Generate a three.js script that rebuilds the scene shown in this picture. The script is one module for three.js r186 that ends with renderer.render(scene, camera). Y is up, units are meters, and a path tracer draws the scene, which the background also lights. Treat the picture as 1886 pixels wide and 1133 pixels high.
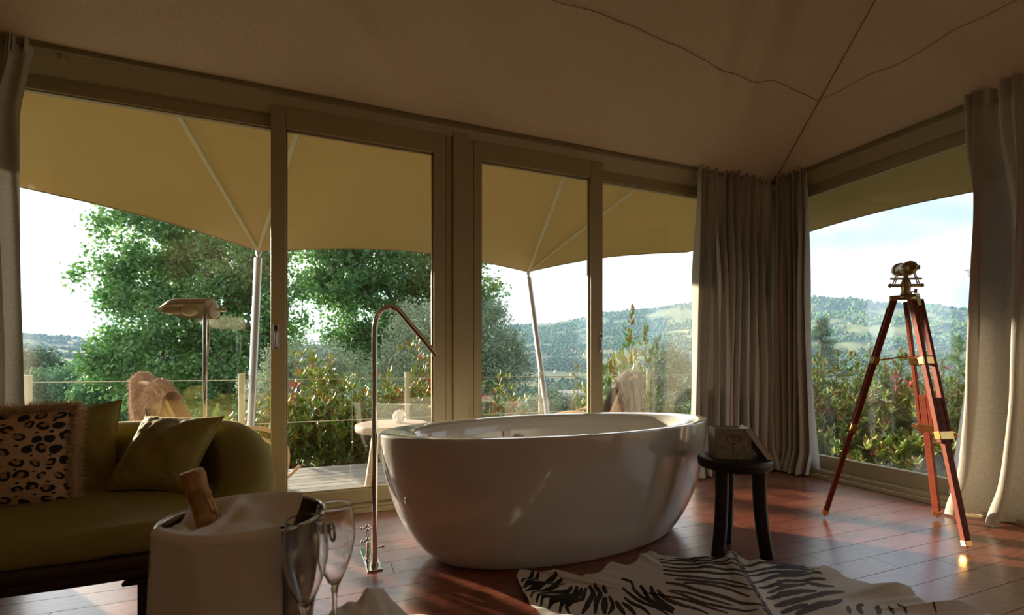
import * as THREE from 'three';
import { RoundedBoxGeometry } from 'three/addons/geometries/RoundedBoxGeometry.js';
import { mergeGeometries, mergeVertices } from 'three/addons/utils/BufferGeometryUtils.js';
import { ImprovedNoise } from 'three/addons/math/ImprovedNoise.js';

// ---------------------------------------------------------------- camera, sky, sun, exposure
const scene = new THREE.Scene();
const EYE = 0.92;                                   // eye height of a seated viewer
const YAW = 21.62 * Math.PI / 180;
const camera = new THREE.PerspectiveCamera(2 * Math.atan(566.5 / 881) * 180 / Math.PI, 1886 / 1133, 0.05, 12000);
camera.position.set(0, EYE, 0);
camera.rotation.set(0, -YAW, 0);
camera.setViewOffset(1886, 1133, 0, -102, 1886, 1133);
camera.focus = 2.7;
camera.userData.fStop = 4.0;
scene.add(camera);

const renderer = new THREE.WebGLRenderer({ antialias: true });
renderer.toneMapping = THREE.LinearToneMapping;
renderer.toneMappingExposure = 2.6;
renderer.shadowMap.enabled = true;

const noise3 = new ImprovedNoise();
const fbm = (x, y, z, n = 4) => { let s = 0, a = 0.5; for (let i = 0; i < n; i++) { s += a * noise3.noise(x, y, z); x *= 2.03; y *= 2.03; z *= 2.03; a *= 0.5; } return s; };
const clamp01 = (x) => Math.min(1, Math.max(0, x));
const smooth = (a, b, x) => { const t = clamp01((x - a) / (b - a)); return t * t * (3 - 2 * t); };
const lerp = (a, b, t) => a + (b - a) * t;

const SUN_AZ = -35.5 * Math.PI / 180, SUN_EL = 12 * Math.PI / 180;          // low evening sun beyond the left edge of the glass front
const sunDir = new THREE.Vector3(Math.sin(SUN_AZ) * Math.cos(SUN_EL), Math.sin(SUN_EL), -Math.cos(SUN_AZ) * Math.cos(SUN_EL));
function makeSky() {                                  // bright broken evening cloud, blue between
  const W = 1024, H = 512, d = new Float32Array(W * H * 4);
  for (let j = 0; j < H; j++) {
    const up = ((j + 0.5) / H - 0.5) * Math.PI, y = Math.sin(up), c = Math.cos(up);
    for (let i = 0; i < W; i++) {
      const r = ((i + 0.5) / W - 0.5) * 2 * Math.PI, x = Math.cos(r) * c, z = Math.sin(r) * c;
      const yy = Math.max(y, 0.0), k = 1 / (yy + 0.25);
      const f = fbm(x * k * 1.6 + 3.1, yy * 3.4 + 1.7, z * k * 1.6 - 2.2, 5);
      const g = fbm(x * k * 3.1 - 7.3, yy * 5 + 4.2, z * k * 3.1 + 5.1, 4);
      const cover = smooth(-0.24, 0.16, f + 0.12 * (1 - smooth(0.1, 0.6, yy)));
      const toSun = x * sunDir.x + y * sunDir.y + z * sunDir.z;
      const glow = Math.pow(Math.max(0, toSun * 0.5 + 0.5), 3);
      const blue = [0.46 + 0.45 * glow, 0.66 + 0.3 * glow, 0.90 + 0.1 * glow];
      const lift = 0.94 + 0.2 * g + 0.2 * glow;
      const cl = [1.0 * lift, 0.985 * lift, 0.96 * lift];
      const low = 1 - smooth(0, 0.16, yy);
      for (let q = 0; q < 3; q++) {
        let v = lerp(blue[q], cl[q], cover);
        v = lerp(v, [1.0, 0.985, 0.955][q] * (0.96 + 0.12 * glow), low * 0.55);
        d[(j * W + i) * 4 + q] = y < 0 ? 0.2 : v * (0.52 + 0.85 * glow);
      }
      d[(j * W + i) * 4 + 3] = 1;
    }
  }
  const t = new THREE.DataTexture(d, W, H, THREE.RGBAFormat, THREE.FloatType);
  t.mapping = THREE.EquirectangularReflectionMapping; t.magFilter = THREE.LinearFilter; t.needsUpdate = true;
  return t;
}
scene.background = makeSky();
scene.environment = scene.background;
scene.fog = new THREE.FogExp2(new THREE.Color(0.36, 0.60, 1.0), 0.00012);

const sun = new THREE.DirectionalLight(new THREE.Color(1.0, 0.84, 0.60), 7.0);
sun.position.copy(sunDir).multiplyScalar(60);
sun.castShadow = true;
sun.shadow.mapSize.set(4096, 4096);
sun.shadow.radius = 2;
Object.assign(sun.shadow.camera, { left: -25, right: 25, top: 25, bottom: -25, near: 1, far: 150 });
scene.add(sun, sun.target);

// ---------------------------------------------------------------- helpers
const V = (x, y, z) => new THREE.Vector3(x, y, z);
function rng(seed) { let a = seed >>> 0; return () => { a = (a + 0x6d2b79f5) | 0; let t = Math.imul(a ^ (a >>> 15), 1 | a); t = (t + Math.imul(t ^ (t >>> 7), 61 | t)) ^ t; return ((t ^ (t >>> 14)) >>> 0) / 4294967296; }; }
const used = new Map();
function numbered(name) { const n = used.get(name) ?? 0; used.set(name, n + 1); return n ? name + '_' + String(n).padStart(3, '0') : name; }
const lin = (r, g, b) => new THREE.Color().setRGB(r, g, b);
function mat(r, g, b, rough = 0.7, extra = {}) { return new THREE.MeshPhysicalMaterial({ color: lin(r, g, b), roughness: rough, ...extra }); }
function shadowy(o) { o.castShadow = true; o.receiveShadow = true; return o; }
function clean(gs) {
  gs = [].concat(gs).filter(Boolean);
  const mixed = gs.some((g) => !g.index);
  return gs.map((g) => {
    if (mixed && g.index) g = g.toNonIndexed();
    for (const k of Object.keys(g.attributes)) if (!['position', 'normal', 'uv', 'color'].includes(k)) g.deleteAttribute(k);
    if (!g.attributes.normal) g.computeVertexNormals();
    if (!g.attributes.uv) g.setAttribute('uv', new THREE.BufferAttribute(new Float32Array(g.attributes.position.count * 2), 2));
    return g;
  });
}
function merge(gs) { const c = clean(gs); return c.length === 1 ? c[0] : mergeGeometries(c, false); }
function boxUV(g, s = 1) {                             // uv in metres from the dominant axis
  g = g.index ? g.toNonIndexed() : g;
  const p = g.attributes.position, uv = new Float32Array(p.count * 2), a = V(), b = V(), c = V(), n = V();
  for (let i = 0; i < p.count; i += 3) {
    a.fromBufferAttribute(p, i); b.fromBufferAttribute(p, i + 1); c.fromBufferAttribute(p, i + 2);
    n.subVectors(b, a).cross(c.clone().sub(a)); n.set(Math.abs(n.x), Math.abs(n.y), Math.abs(n.z));
    [a, b, c].forEach((v, k) => { const w = n.y >= n.x && n.y >= n.z ? [v.x, v.z] : n.z >= n.x ? [v.x, v.y] : [v.z, v.y]; uv[(i + k) * 2] = w[0] * s; uv[(i + k) * 2 + 1] = w[1] * s; });
  }
  g.setAttribute('uv', new THREE.BufferAttribute(uv, 2));
  return g;
}
function part(name, gs, m, parent) { const o = shadowy(new THREE.Mesh(merge(gs), m)); o.name = parent === scene ? numbered(name) : subName(parent, name); parent.add(o); return o; }
function subName(parent, name) { const n = parent.children.filter((c) => c.name.replace(/_\d{3}$/, '') === name).length; return n ? name + '_' + String(n).padStart(3, '0') : name; }
function tag(o, label, category, group, kind) { o.userData = { ...o.userData, label }; if (category) o.userData.category = category; if (group) o.userData.group = group; if (kind) o.userData.kind = kind; return o; }
function thing(name, label, category, [x, y, z] = [0, 0, 0], turn = 0, group) { const o = new THREE.Group(); o.name = numbered(name); scene.add(o); o.position.set(x, y, z); o.rotation.y = turn; return tag(o, label, category, group); }
function struct(name, label, category) { const o = new THREE.Group(); o.name = numbered(name); scene.add(o); o.userData = { kind: 'structure' }; if (label) tag(o, label, category); return o; }
function box(w, h, d, x = 0, y = 0, z = 0, r = 0) { const g = r ? new RoundedBoxGeometry(w, h, d, 2, Math.min(r, w / 2.01, h / 2.01, d / 2.01)) : new THREE.BoxGeometry(w, h, d); return boxUV(g.translate(x, y, z)); }
function span(x0, x1, y0, y1, z0, z1, r = 0) { return box(Math.abs(x1 - x0), Math.abs(y1 - y0), Math.abs(z1 - z0), (x0 + x1) / 2, (y0 + y1) / 2, (z0 + z1) / 2, r); }
// a swept round bar with a radius of its own at each point, ends closed
function bar(points, radii, sides = 10, smoothPath = 0, flat = 1) {
  let P = points.map((p) => (p.isVector3 ? p.clone() : V(...p))), R = points.map((_, i) => (Array.isArray(radii) ? radii[i] : radii));
  if (smoothPath) {
    const c = new THREE.CatmullRomCurve3(P, false, 'centripetal'), n = smoothPath, Q = [], S = [];
    for (let i = 0; i <= n; i++) { const t = i / n; Q.push(c.getPoint(t)); const f = t * (R.length - 1), k = Math.min(R.length - 2, Math.floor(f)); S.push(lerp(R[k], R[k + 1], f - k)); }
    P = Q; R = S;
  }
  const n = P.length, pos = [], uv = [], idx = []; let up = null, len = 0;
  for (let i = 0; i < n; i++) {
    const t = V().subVectors(P[Math.min(n - 1, i + 1)], P[Math.max(0, i - 1)]).normalize();
    if (!up) { up = Math.abs(t.y) > 0.9 ? V(1, 0, 0) : V(0, 1, 0); }
    up = up.clone().addScaledVector(t, -up.dot(t)).normalize();
    const side = V().crossVectors(t, up);
    if (i) len += P[i].distanceTo(P[i - 1]);
    for (let k = 0; k <= sides; k++) { const a = (k / sides) * Math.PI * 2; const q = P[i].clone().addScaledVector(side, Math.cos(a) * R[i]).addScaledVector(up, Math.sin(a) * R[i] * flat); pos.push(q.x, q.y, q.z); uv.push(k / sides * R[i] * 6.28, len); }
  }
  const w = sides + 1;
  for (let i = 0; i < n - 1; i++) for (let k = 0; k < sides; k++) { const a = i * w + k, b = a + 1, c = a + w, d = c + 1; idx.push(a, b, c, b, d, c); }
  for (const [i, flip] of [[0, 1], [n - 1, 0]]) {
    const m = pos.length / 3; pos.push(P[i].x, P[i].y, P[i].z); uv.push(0, 0);
    const s0 = m + 1; for (let k = 0; k <= sides; k++) { const o = (i * w + k) * 3; pos.push(pos[o], pos[o + 1], pos[o + 2]); uv.push(0, 0); }
    for (let k = 0; k < sides; k++) flip ? idx.push(m, s0 + k + 1, s0 + k) : idx.push(m, s0 + k, s0 + k + 1);
  }
  const g = new THREE.BufferGeometry(); g.setAttribute('position', new THREE.Float32BufferAttribute(pos, 3)); g.setAttribute('uv', new THREE.Float32BufferAttribute(uv, 2)); g.setIndex(idx); g.computeVertexNormals();
  return g;
}
// a surface from a function (u, v) -> [x, y, z], uv in metres if given sizes
function sheet(nu, nv, fn, su = 1, sv = 1, flip = false) {
  const pos = [], uv = [], idx = [];
  for (let j = 0; j <= nv; j++) for (let i = 0; i <= nu; i++) { const p = fn(i / nu, j / nv); pos.push(p[0], p[1], p[2]); uv.push(i / nu * su, j / nv * sv); }
  for (let j = 0; j < nv; j++) for (let i = 0; i < nu; i++) { const a = j * (nu + 1) + i, b = a + 1, c = a + nu + 1, d = c + 1; flip ? idx.push(a, c, b, b, c, d) : idx.push(a, b, c, b, d, c); }
  const g = new THREE.BufferGeometry(); g.setAttribute('position', new THREE.Float32BufferAttribute(pos, 3)); g.setAttribute('uv', new THREE.Float32BufferAttribute(uv, 2)); g.setIndex(idx); g.computeVertexNormals();
  return g;
}
function weld(g) { const h = new THREE.BufferGeometry(); h.setAttribute('position', g.attributes.position); if (g.index) h.setIndex(g.index); const m = mergeVertices(h, 1e-5); m.computeVertexNormals(); return m; }
function lathe(pts, seg = 40) { return new THREE.LatheGeometry(pts.map((p) => new THREE.Vector2(p[0], p[1])), seg); }
function cyl(r0, r1, h, x = 0, y = 0, z = 0, seg = 24) { return new THREE.CylinderGeometry(r1, r0, h, seg).translate(x, y + h / 2, z); }
function ball(r, x, y, z, sx = 1, sy = 1, sz = 1, seg = 16) { return new THREE.SphereGeometry(r, seg, Math.ceil(seg * 0.7)).scale(sx, sy, sz).translate(x, y, z); }
function turnY(g, a) { return g.rotateY(a); }
function tex(w, h, fn, { srgb = false, repeat = [1, 1] } = {}) {
  const d = new Uint8Array(w * h * 4);
  for (let j = 0; j < h; j++) for (let i = 0; i < w; i++) { const c = fn(i / w, j / h, i, j), o = (j * w + i) * 4; const t = typeof c === 'number' ? [c, c, c] : c; for (let k = 0; k < 3; k++) d[o + k] = Math.round(clamp01(t[k]) * 255); d[o + 3] = 255; }
  const t = new THREE.DataTexture(d, w, h); t.wrapS = t.wrapT = THREE.RepeatWrapping; t.magFilter = THREE.LinearFilter; t.minFilter = THREE.LinearMipmapLinearFilter; t.generateMipmaps = true; t.repeat.set(...repeat); if (srgb) t.colorSpace = THREE.SRGBColorSpace; t.needsUpdate = true;
  return t;
}
// noise that repeats over the unit square
function tnoise(u, v, f, z = 0) { const a = u * 2 * Math.PI, b = v * 2 * Math.PI, k = f / 6.283; return noise3.noise(Math.cos(a) * k + z, Math.sin(a) * k + Math.cos(b) * k * 1.01, Math.sin(b) * k - z); }
const UNSEEN_UPLIGHT = 1.0;  // strength of the out-of-view lamps that brighten the interior
// ---------------------------------------------------------------- materials
const woodGrain = (seed, contrast) => tex(512, 512, (u, v) => {
  const w = v * 40 + 2.2 * tnoise(u, v, 3, seed) * 6;
  const line = 0.5 + 0.5 * Math.sin(w * 1.7 + 5 * tnoise(u, v, 5, seed + 3));
  const fine = 0.5 + 0.5 * noise3.noise(u * 9, v * 210, seed);
  const broad = tnoise(u, v, 4, seed + 9);
  return 1 - contrast * (0.35 * line + 0.4 * fine + 0.35 * (broad + 0.5));
});
const grainA = woodGrain(1.3, 0.55), grainB = woodGrain(6.1, 0.4);
grainA.repeat.set(0.8, 1.6); grainB.repeat.set(0.8, 1.6);
const floorMats = [[0.40, 0.12, 0.062], [0.35, 0.10, 0.052], [0.44, 0.14, 0.075], [0.38, 0.11, 0.057], [0.32, 0.09, 0.05]].map(([r, g, b], i) => {
  const m = grainA.clone(); m.offset.set(i * 0.213, i * 0.371); m.needsUpdate = true;
  return mat(r * 0.82, g * 0.82, b * 0.82, 0.34, { map: m, bumpMap: m, bumpScale: 0.0005, clearcoat: 0.9, clearcoatRoughness: 0.24 });
});
const M = {
  frame: mat(0.34, 0.275, 0.15, 0.45),
  frameDark: mat(0.22, 0.17, 0.09, 0.5),
  rubber: mat(0.02, 0.02, 0.02, 0.6),
  steel: mat(0.62, 0.62, 0.62, 0.28, { metalness: 1 }),
  chrome: mat(0.78, 0.77, 0.75, 0.07, { metalness: 1 }),
  brass: mat(0.80, 0.52, 0.18, 0.22, { metalness: 1 }),
  oldBrass: mat(0.42, 0.31, 0.14, 0.3, { metalness: 1 }),
  glass: new THREE.MeshPhysicalMaterial({ color: lin(0.985, 0.99, 0.985), roughness: 0, transmission: 1, thickness: 0, ior: 1.65, side: THREE.DoubleSide }),
  alu: mat(0.55, 0.55, 0.53, 0.35, { metalness: 0.8 }),
  rail: mat(0.62, 0.58, 0.40, 0.5),
  black: mat(0.012, 0.011, 0.01, 0.45),
};
const weave = tex(256, 256, (u, v) => { const a = Math.sin(u * 2 * Math.PI * 32), b = Math.sin(v * 2 * Math.PI * 32); return 0.55 + 0.25 * a * b + 0.5 * tnoise(u, v, 24, 2) + 0.35 * tnoise(u * 1, v * 1, 60, 5); });
weave.repeat.set(9, 9);
const slub = tex(512, 512, (u, v) => { const a = noise3.noise(u * 110, v * 9, 1.2), b = noise3.noise(u * 9, v * 110, 7.7); return 0.86 + 0.16 * a + 0.14 * b; });
slub.repeat.set(7, 7);
const canvasGrain = tex(256, 256, (u, v) => 0.9 + 0.18 * tnoise(u, v, 30, 3) + 0.12 * tnoise(u, v, 70, 8));
canvasGrain.repeat.set(6, 6);
M.ceiling = mat(0.68, 0.54, 0.37, 0.95, { map: canvasGrain, side: THREE.DoubleSide });
M.roof = mat(0.4, 0.33, 0.2, 0.95, { side: THREE.DoubleSide });
M.awningRib = mat(0.50, 0.44, 0.27, 0.5);
M.awning = mat(0.27, 0.178, 0.052, 0.95, { transmission: 0.14, thickness: 0, map: canvasGrain, side: THREE.DoubleSide });
M.linen = mat(0.55, 0.51, 0.44, 0.95, { transmission: 0.06, thickness: 0, map: slub, bumpMap: weave, bumpScale: 0.0006, side: THREE.DoubleSide });
M.lining = mat(0.72, 0.74, 0.78, 0.95, { transmission: 0.35, thickness: 0, side: THREE.DoubleSide });  // back of the curtains, bluish skylight on it put into the colour
M.plaster = mat(0.5, 0.4, 0.28, 0.9);

// ---------------------------------------------------------------- the room
const ZA = -3.17, XB = 3.786, XL = -2.06, ZB = 4.6, HEAD = 2.33, TOP = 2.5;

{ // floor: dark subfloor and single boards laid along the glass front
  const f = struct('floor', 'glossy red brown timber floor boards of the tented room');
  part('subfloor', span(XL - 0.1, XB + 0.1, -0.12, -0.007, ZA - 0.12, ZB + 0.1), M.black, f);
  part('rear_boarding', span(XL, XB, -0.007, -0.0005, 0.22, ZB), floorMats[1], f);
  const R = rng(11), pitch = 0.13, geos = new Map();
  for (let n = -8; n < 18; n++) {
    const z = -2.069 + n * pitch; if (z < ZA - 0.07 || z > 0.2) continue;
    let x = XL - R() * 1.1;
    while (x < XB) {
      const L = 1.22, x0 = Math.max(x, XL), x1 = Math.min(x + L, XB); x += L;
      if (x1 - x0 < 0.02) continue;
      const len = x1 - x0, key = len.toFixed(3);
      if (!geos.has(key)) geos.set(key, box(len - 0.0022, 0.009, pitch - 0.0024, 0, -0.0045, 0));
      const o = shadowy(new THREE.Mesh(geos.get(key), floorMats[Math.floor(R() * 5)]));
      o.name = subName(f, 'plank'); o.position.set((x0 + x1) / 2, (R() - 0.5) * 0.0005, z); f.add(o);
    }
  }
}
function pane(parent, w, h, place) { for (const k of [0, 1]) { const g = new THREE.PlaneGeometry(w, h); const o = part('pane', g, M.glass, parent); place(o, k * 0.016); } }
{ // glass front
  const w = struct('wall_front', 'taupe painted timber framing of the long glass front');
  part('sill', [span(XL, XB, 0, 0.028, ZA - 0.02, ZA + 0.115, 0.004), span(XL, XB, 0.028, 0.042, ZA - 0.06, ZA + 0.085, 0.003)], M.frame, w);
  part('outer_sill', span(XL - 0.1, XB + 0.2, -0.1, 0.035, ZA - 0.16, ZA - 0.02), M.frame, w);
  part('header', [span(XL, XB, 2.405, TOP + 0.1, ZA - 0.1, ZA - 0.01)], M.frame, w);
  // sloping board between header and curtain trim
  const s = new THREE.Shape([[ZA - 0.01, 2.405], [ZA + 0.005, 2.405], [ZA + 0.075, 2.487], [ZA + 0.075, 2.51], [ZA - 0.01, 2.51]].map((p) => new THREE.Vector2(p[0], p[1])));
  part('fascia', boxUV(new THREE.ExtrudeGeometry(s, { depth: XB - XL, bevelEnabled: false }).rotateY(-Math.PI / 2).translate(XB, 0, 0)), M.frame, w);
  part('mullion', [span(0.768, 0.812, 0.03, 2.49, ZA - 0.08, ZA + 0.035, 0.003), span(0.813, 0.924, 0.03, 2.49, ZA - 0.08, ZA + 0.06, 0.004), span(0.925, 0.958, 0.03, 2.49, ZA - 0.08, ZA + 0.04, 0.003)], M.frame, w);
  part('corner_post', span(XB - 0.06, XB + 0.08, -0.1, TOP + 0.1, ZA - 0.1, ZA + 0.06, 0.004), M.frame, w);
  part('end_post', span(XL - 0.1, XL + 0.06, -0.1, TOP + 0.1, ZA - 0.1, ZA + 0.06, 0.004), M.frame, w);
}
function fixedWindow(n, label, x0, x1) {
  const w = struct('window_' + n, label), z0 = ZA - 0.075, z1 = ZA - 0.02;
  part('top_rail', [span(x0, x1, HEAD, 2.41, z0, z1, 0.004), span(x0 + 0.06, x1 - 0.06, HEAD - 0.008, HEAD, z0 + 0.012, z1 - 0.012)], M.frame, w);
  part('bottom_rail', span(x0, x1, 0.035, 0.15, z0, z1, 0.004), M.frame, w);
  for (const x of [x0, x1 - 0.07]) part('stile', span(x, x + 0.07, 0.035, 2.41, z0, z1, 0.004), M.frame, w);
  pane(w, x1 - x0 - 0.1, HEAD - 0.12, (o, k) => o.position.set((x0 + x1) / 2, (HEAD + 0.14) / 2, ZA - 0.038 - k));
  return w;
}
fixedWindow(1, 'fixed glass pane behind the sofa, left of the sliding doors', XL + 0.06, -0.2);
fixedWindow(2, 'fixed glass pane between the right sliding door and the corner curtain', 1.915, XB - 0.06);
function slidingDoor(n, label, x0, x1, left, right, handleX) {
  const w = struct('door_' + n, label), z0 = ZA - 0.012, z1 = ZA + 0.04, top = 2.475, g0 = 2.315, g1 = 0.128;
  part('stile', span(x0, x0 + left, 0.045, top, z0, z1, 0.004), M.frame, w);
  part('stile', span(x1 - right, x1, 0.045, top, z0, z1, 0.004), M.frame, w);
  part('top_rail', span(x0 + left, x1 - right, g0, top, z0, z1, 0.003), M.frame, w);
  part('bottom_rail', span(x0 + left, x1 - right, 0.045, g1, z0, z1, 0.003), M.frame, w);
  const b = 0.014;
  part('glazing_bead', [span(x0 + left, x1 - right, g0 - b, g0, z0 + 0.014, z1 - 0.022), span(x0 + left, x1 - right, g1, g1 + b * 0.6, z0 + 0.014, z1 - 0.022), span(x0 + left, x0 + left + 0.008, g1, g0, z0 + 0.014, z1 - 0.022), span(x1 - right - 0.012, x1 - right, g1, g0, z0 + 0.014, z1 - 0.022)], M.frame, w);
  pane(w, x1 - x0 - left - right, g0 - g1, (o, k) => o.position.set((x0 + left + x1 - right) / 2, (g0 + g1) / 2, ZA + 0.018 - k));
  const h = new THREE.Group(); h.name = 'handle'; w.add(h); h.position.set(handleX, 1.075, z1);
  part('plate', box(0.032, 0.15, 0.006, 0, 0, 0.003, 0.003), M.steel, h);
  part('grip', [box(0.017, 0.085, 0.012, 0, -0.018, 0.01, 0.005)], M.steel, h);
  part('recess', box(0.015, 0.03, 0.002, 0, 0.05, 0.0068), M.black, h);
  return w;
}
slidingDoor(1, 'sliding glass door left of the central mullion, opening behind the bath tap', -0.282, 0.766, 0.08, 0.08, -0.255);
slidingDoor(2, 'narrow sliding glass door right of the central mullion, behind the bathtub', 0.96, 1.984, 0.058, 0.105, 1.967);
{ // right glass wall
  const w = struct('wall_right', 'taupe painted framing and solid wall on the telescope side'), X = XB;
  part('sill', [span(X - 0.11, X + 0.02, 0, 0.03, ZA, 0.6, 0.004), span(X - 0.075, X + 0.06, 0.03, 0.058, ZA, 0.6, 0.003)], M.frame, w);
  part('outer_sill', span(X + 0.02, X + 0.16, -0.1, 0.035, ZA - 0.1, 0.6), M.frame, w);
  part('header', span(X + 0.01, X + 0.1, 2.405, TOP + 0.1, ZA, ZB), M.frame, w);
  const s = new THREE.Shape([[X + 0.01, 2.405], [X - 0.005, 2.405], [X - 0.075, 2.487], [X - 0.075, 2.51], [X + 0.01, 2.51]].map((p) => new THREE.Vector2(p[0], p[1])));
  part('fascia', boxUV(new THREE.ExtrudeGeometry(s, { depth: 0.6 - ZA, bevelEnabled: false }).translate(0, 0, ZA)), M.frame, w);
  part('rear_wall_panel', span(X, X + 0.1, -0.1, TOP + 0.1, 0.6, ZB), M.plaster, w);
  const g = struct('window_3', 'large fixed glass pane beside the telescope'), x0 = X + 0.02, x1 = X + 0.075, za = ZA + 0.06, zb = 0.6;
  part('top_rail', [span(x0, x1, HEAD, 2.41, za, zb, 0.004), span(x0 + 0.012, x1 - 0.012, HEAD - 0.008, HEAD, za, zb)], M.frame, g);
  part('bottom_rail', span(x0, x1, 0.05, 0.16, za, zb, 0.004), M.frame, g);
  for (const z of [za, zb - 0.07]) part('stile', span(x0, x1, 0.05, 2.41, z, z + 0.07, 0.004), M.frame, g);
  pane(g, zb - za - 0.1, HEAD - 0.13, (o, k) => { o.rotation.y = -Math.PI / 2; o.position.set(X + 0.038 + k, (HEAD + 0.155) / 2, (za + zb) / 2); });
}
{ // closed sides behind the viewer
  const l = struct('wall_left', 'plain canvas wall beyond the sofa');
  part('panel', span(XL - 0.1, XL, -0.1, TOP + 0.1, ZA - 0.1, ZB + 0.1), M.plaster, l);
  const b = struct('wall_back', 'plain canvas wall behind the viewer');
  part('panel', span(XL - 0.1, XB + 0.1, -0.1, TOP + 0.1, ZB, ZB + 0.1), M.plaster, b);
}
// ---------------------------------------------------------------- tent ceiling
const APEX = V(0.861, 4.0, 1.5);
const EAVE = { a: [V(XL, TOP, ZA + 0.06), V(XB - 0.06, TOP, ZA + 0.06)], b: [V(XB - 0.06, TOP, ZA + 0.06), V(XB - 0.06, TOP, ZB)], d: [V(XB - 0.06, TOP, ZB), V(XL, TOP, ZB)], c: [V(XL, TOP, ZB), V(XL, TOP, ZA + 0.06)] };
{
  const c = struct('ceiling', 'sloping brown canvas tent ceiling with hip and cross seams');
  const point = (key, u, v, lift, ripple) => {
    const p = EAVE[key][0].clone().lerp(EAVE[key][1], u).lerp(APEX, v);
    const edge = Math.min(1, Math.min(u, 1 - u) * 14) * Math.min(1, v * 9) * (1 - v);
    const s = key === 'a' || key === 'd' ? p.x * 0.72 + p.z * 0.5 : p.z * 0.72 - p.x * 0.45, t = key === 'a' ? p.x * 0.5 - p.z * 0.72 : p.z * 0.5 + p.x;
    p.y += lift + ripple * edge * (0.075 * noise3.noise(s * 3.0, t * 0.5, 1.3) + 0.036 * noise3.noise(s * 7.5, t * 0.8, 4.1)) - 0.02 * ripple * Math.sin(Math.PI * v) * Math.min(1, Math.min(u, 1 - u) * 8);
    return p;
  };
  const facet = (key, nu, nv, lift, ripple) => sheet(nu, nv, (u, v) => { const p = point(key, u, v, lift, ripple); return [p.x, p.y, p.z]; }, EAVE[key][0].distanceTo(EAVE[key][1]), 4.5);
  for (const k of ['a', 'b', 'c', 'd']) part('fabric_panel', facet(k, 170, 110, 0.004, 1), M.ceiling, c);
  part('unseen_outer_roof', ['a', 'b', 'c', 'd'].map((k) => facet(k, 8, 8, 0.11, 0)), M.roof, c);  // out of view, keeps daylight from shining through the ceiling cloth
  const hip = (k, i) => bar([EAVE[k][i].clone().add(V(0, 0.002, 0)), EAVE[k][i].clone().lerp(APEX, 0.5).add(V(0, 0.002, 0)), APEX], 0.0042, 6);
  for (const [k, i] of [['a', 1], ['a', 0], ['d', 0], ['d', 1]]) part('hip_seam', hip(k, i), M.frameDark, c);
  // sewn cross seams follow the cloth
  const seamA = [], seamB = [];
  for (let k = 0; k <= 90; k++) {
    const f = k / 90, x = lerp(3.26, -1.2, f), z = lerp(-2.325, -2.2, smooth(0, 0.5, f)) + 0.022 * noise3.noise(f * 11, 2, 1) * Math.min(1, f * 6), v = (z - EAVE.a[0].z) / (APEX.z - EAVE.a[0].z), u = ((x - APEX.x * v) / (1 - v) - EAVE.a[0].x) / (EAVE.a[1].x - EAVE.a[0].x);
    seamA.push(point('a', Math.min(1, u), v, -0.0015, 1));
    const zb = lerp(-2.325, 1.0, f), xb = 3.235 - 0.012 * noise3.noise(f * 6, 5, 1), vb = (EAVE.b[0].x - xb) / (EAVE.b[0].x - APEX.x), ub = ((zb - APEX.z * vb) / (1 - vb) - EAVE.b[0].z) / (EAVE.b[1].z - EAVE.b[0].z);
    seamB.push(point('b', Math.max(0, ub), vb, -0.0015, 1));
  }
  part('cross_seam', bar(seamA, 0.0019, 5), M.frameDark, c); part('cross_seam', bar(seamB, 0.0017, 5), M.frameDark, c);
  const t = struct('trim_front', 'slim curtain track and trim along the top of the glass front');
  part('track', [span(XL, XB - 0.04, 2.487, 2.513, ZA + 0.06, ZA + 0.1, 0.004), span(XL, XB - 0.04, 2.513, 2.54, ZA + 0.045, ZA + 0.09, 0.003)], M.frameDark, t);
  part('bracket', [span(-1.235, -1.222, 2.455, 2.49, ZA + 0.05, ZA + 0.085, 0.002)], M.frame, t);
  const t2 = struct('trim_right', 'slim curtain track and trim along the top of the right glass wall');
  part('track', [span(XB - 0.1, XB - 0.06, 2.487, 2.513, ZA + 0.1, 0.6, 0.004), span(XB - 0.09, XB - 0.045, 2.513, 2.54, ZA + 0.1, 0.6, 0.003)], M.frameDark, t2);
}
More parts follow.
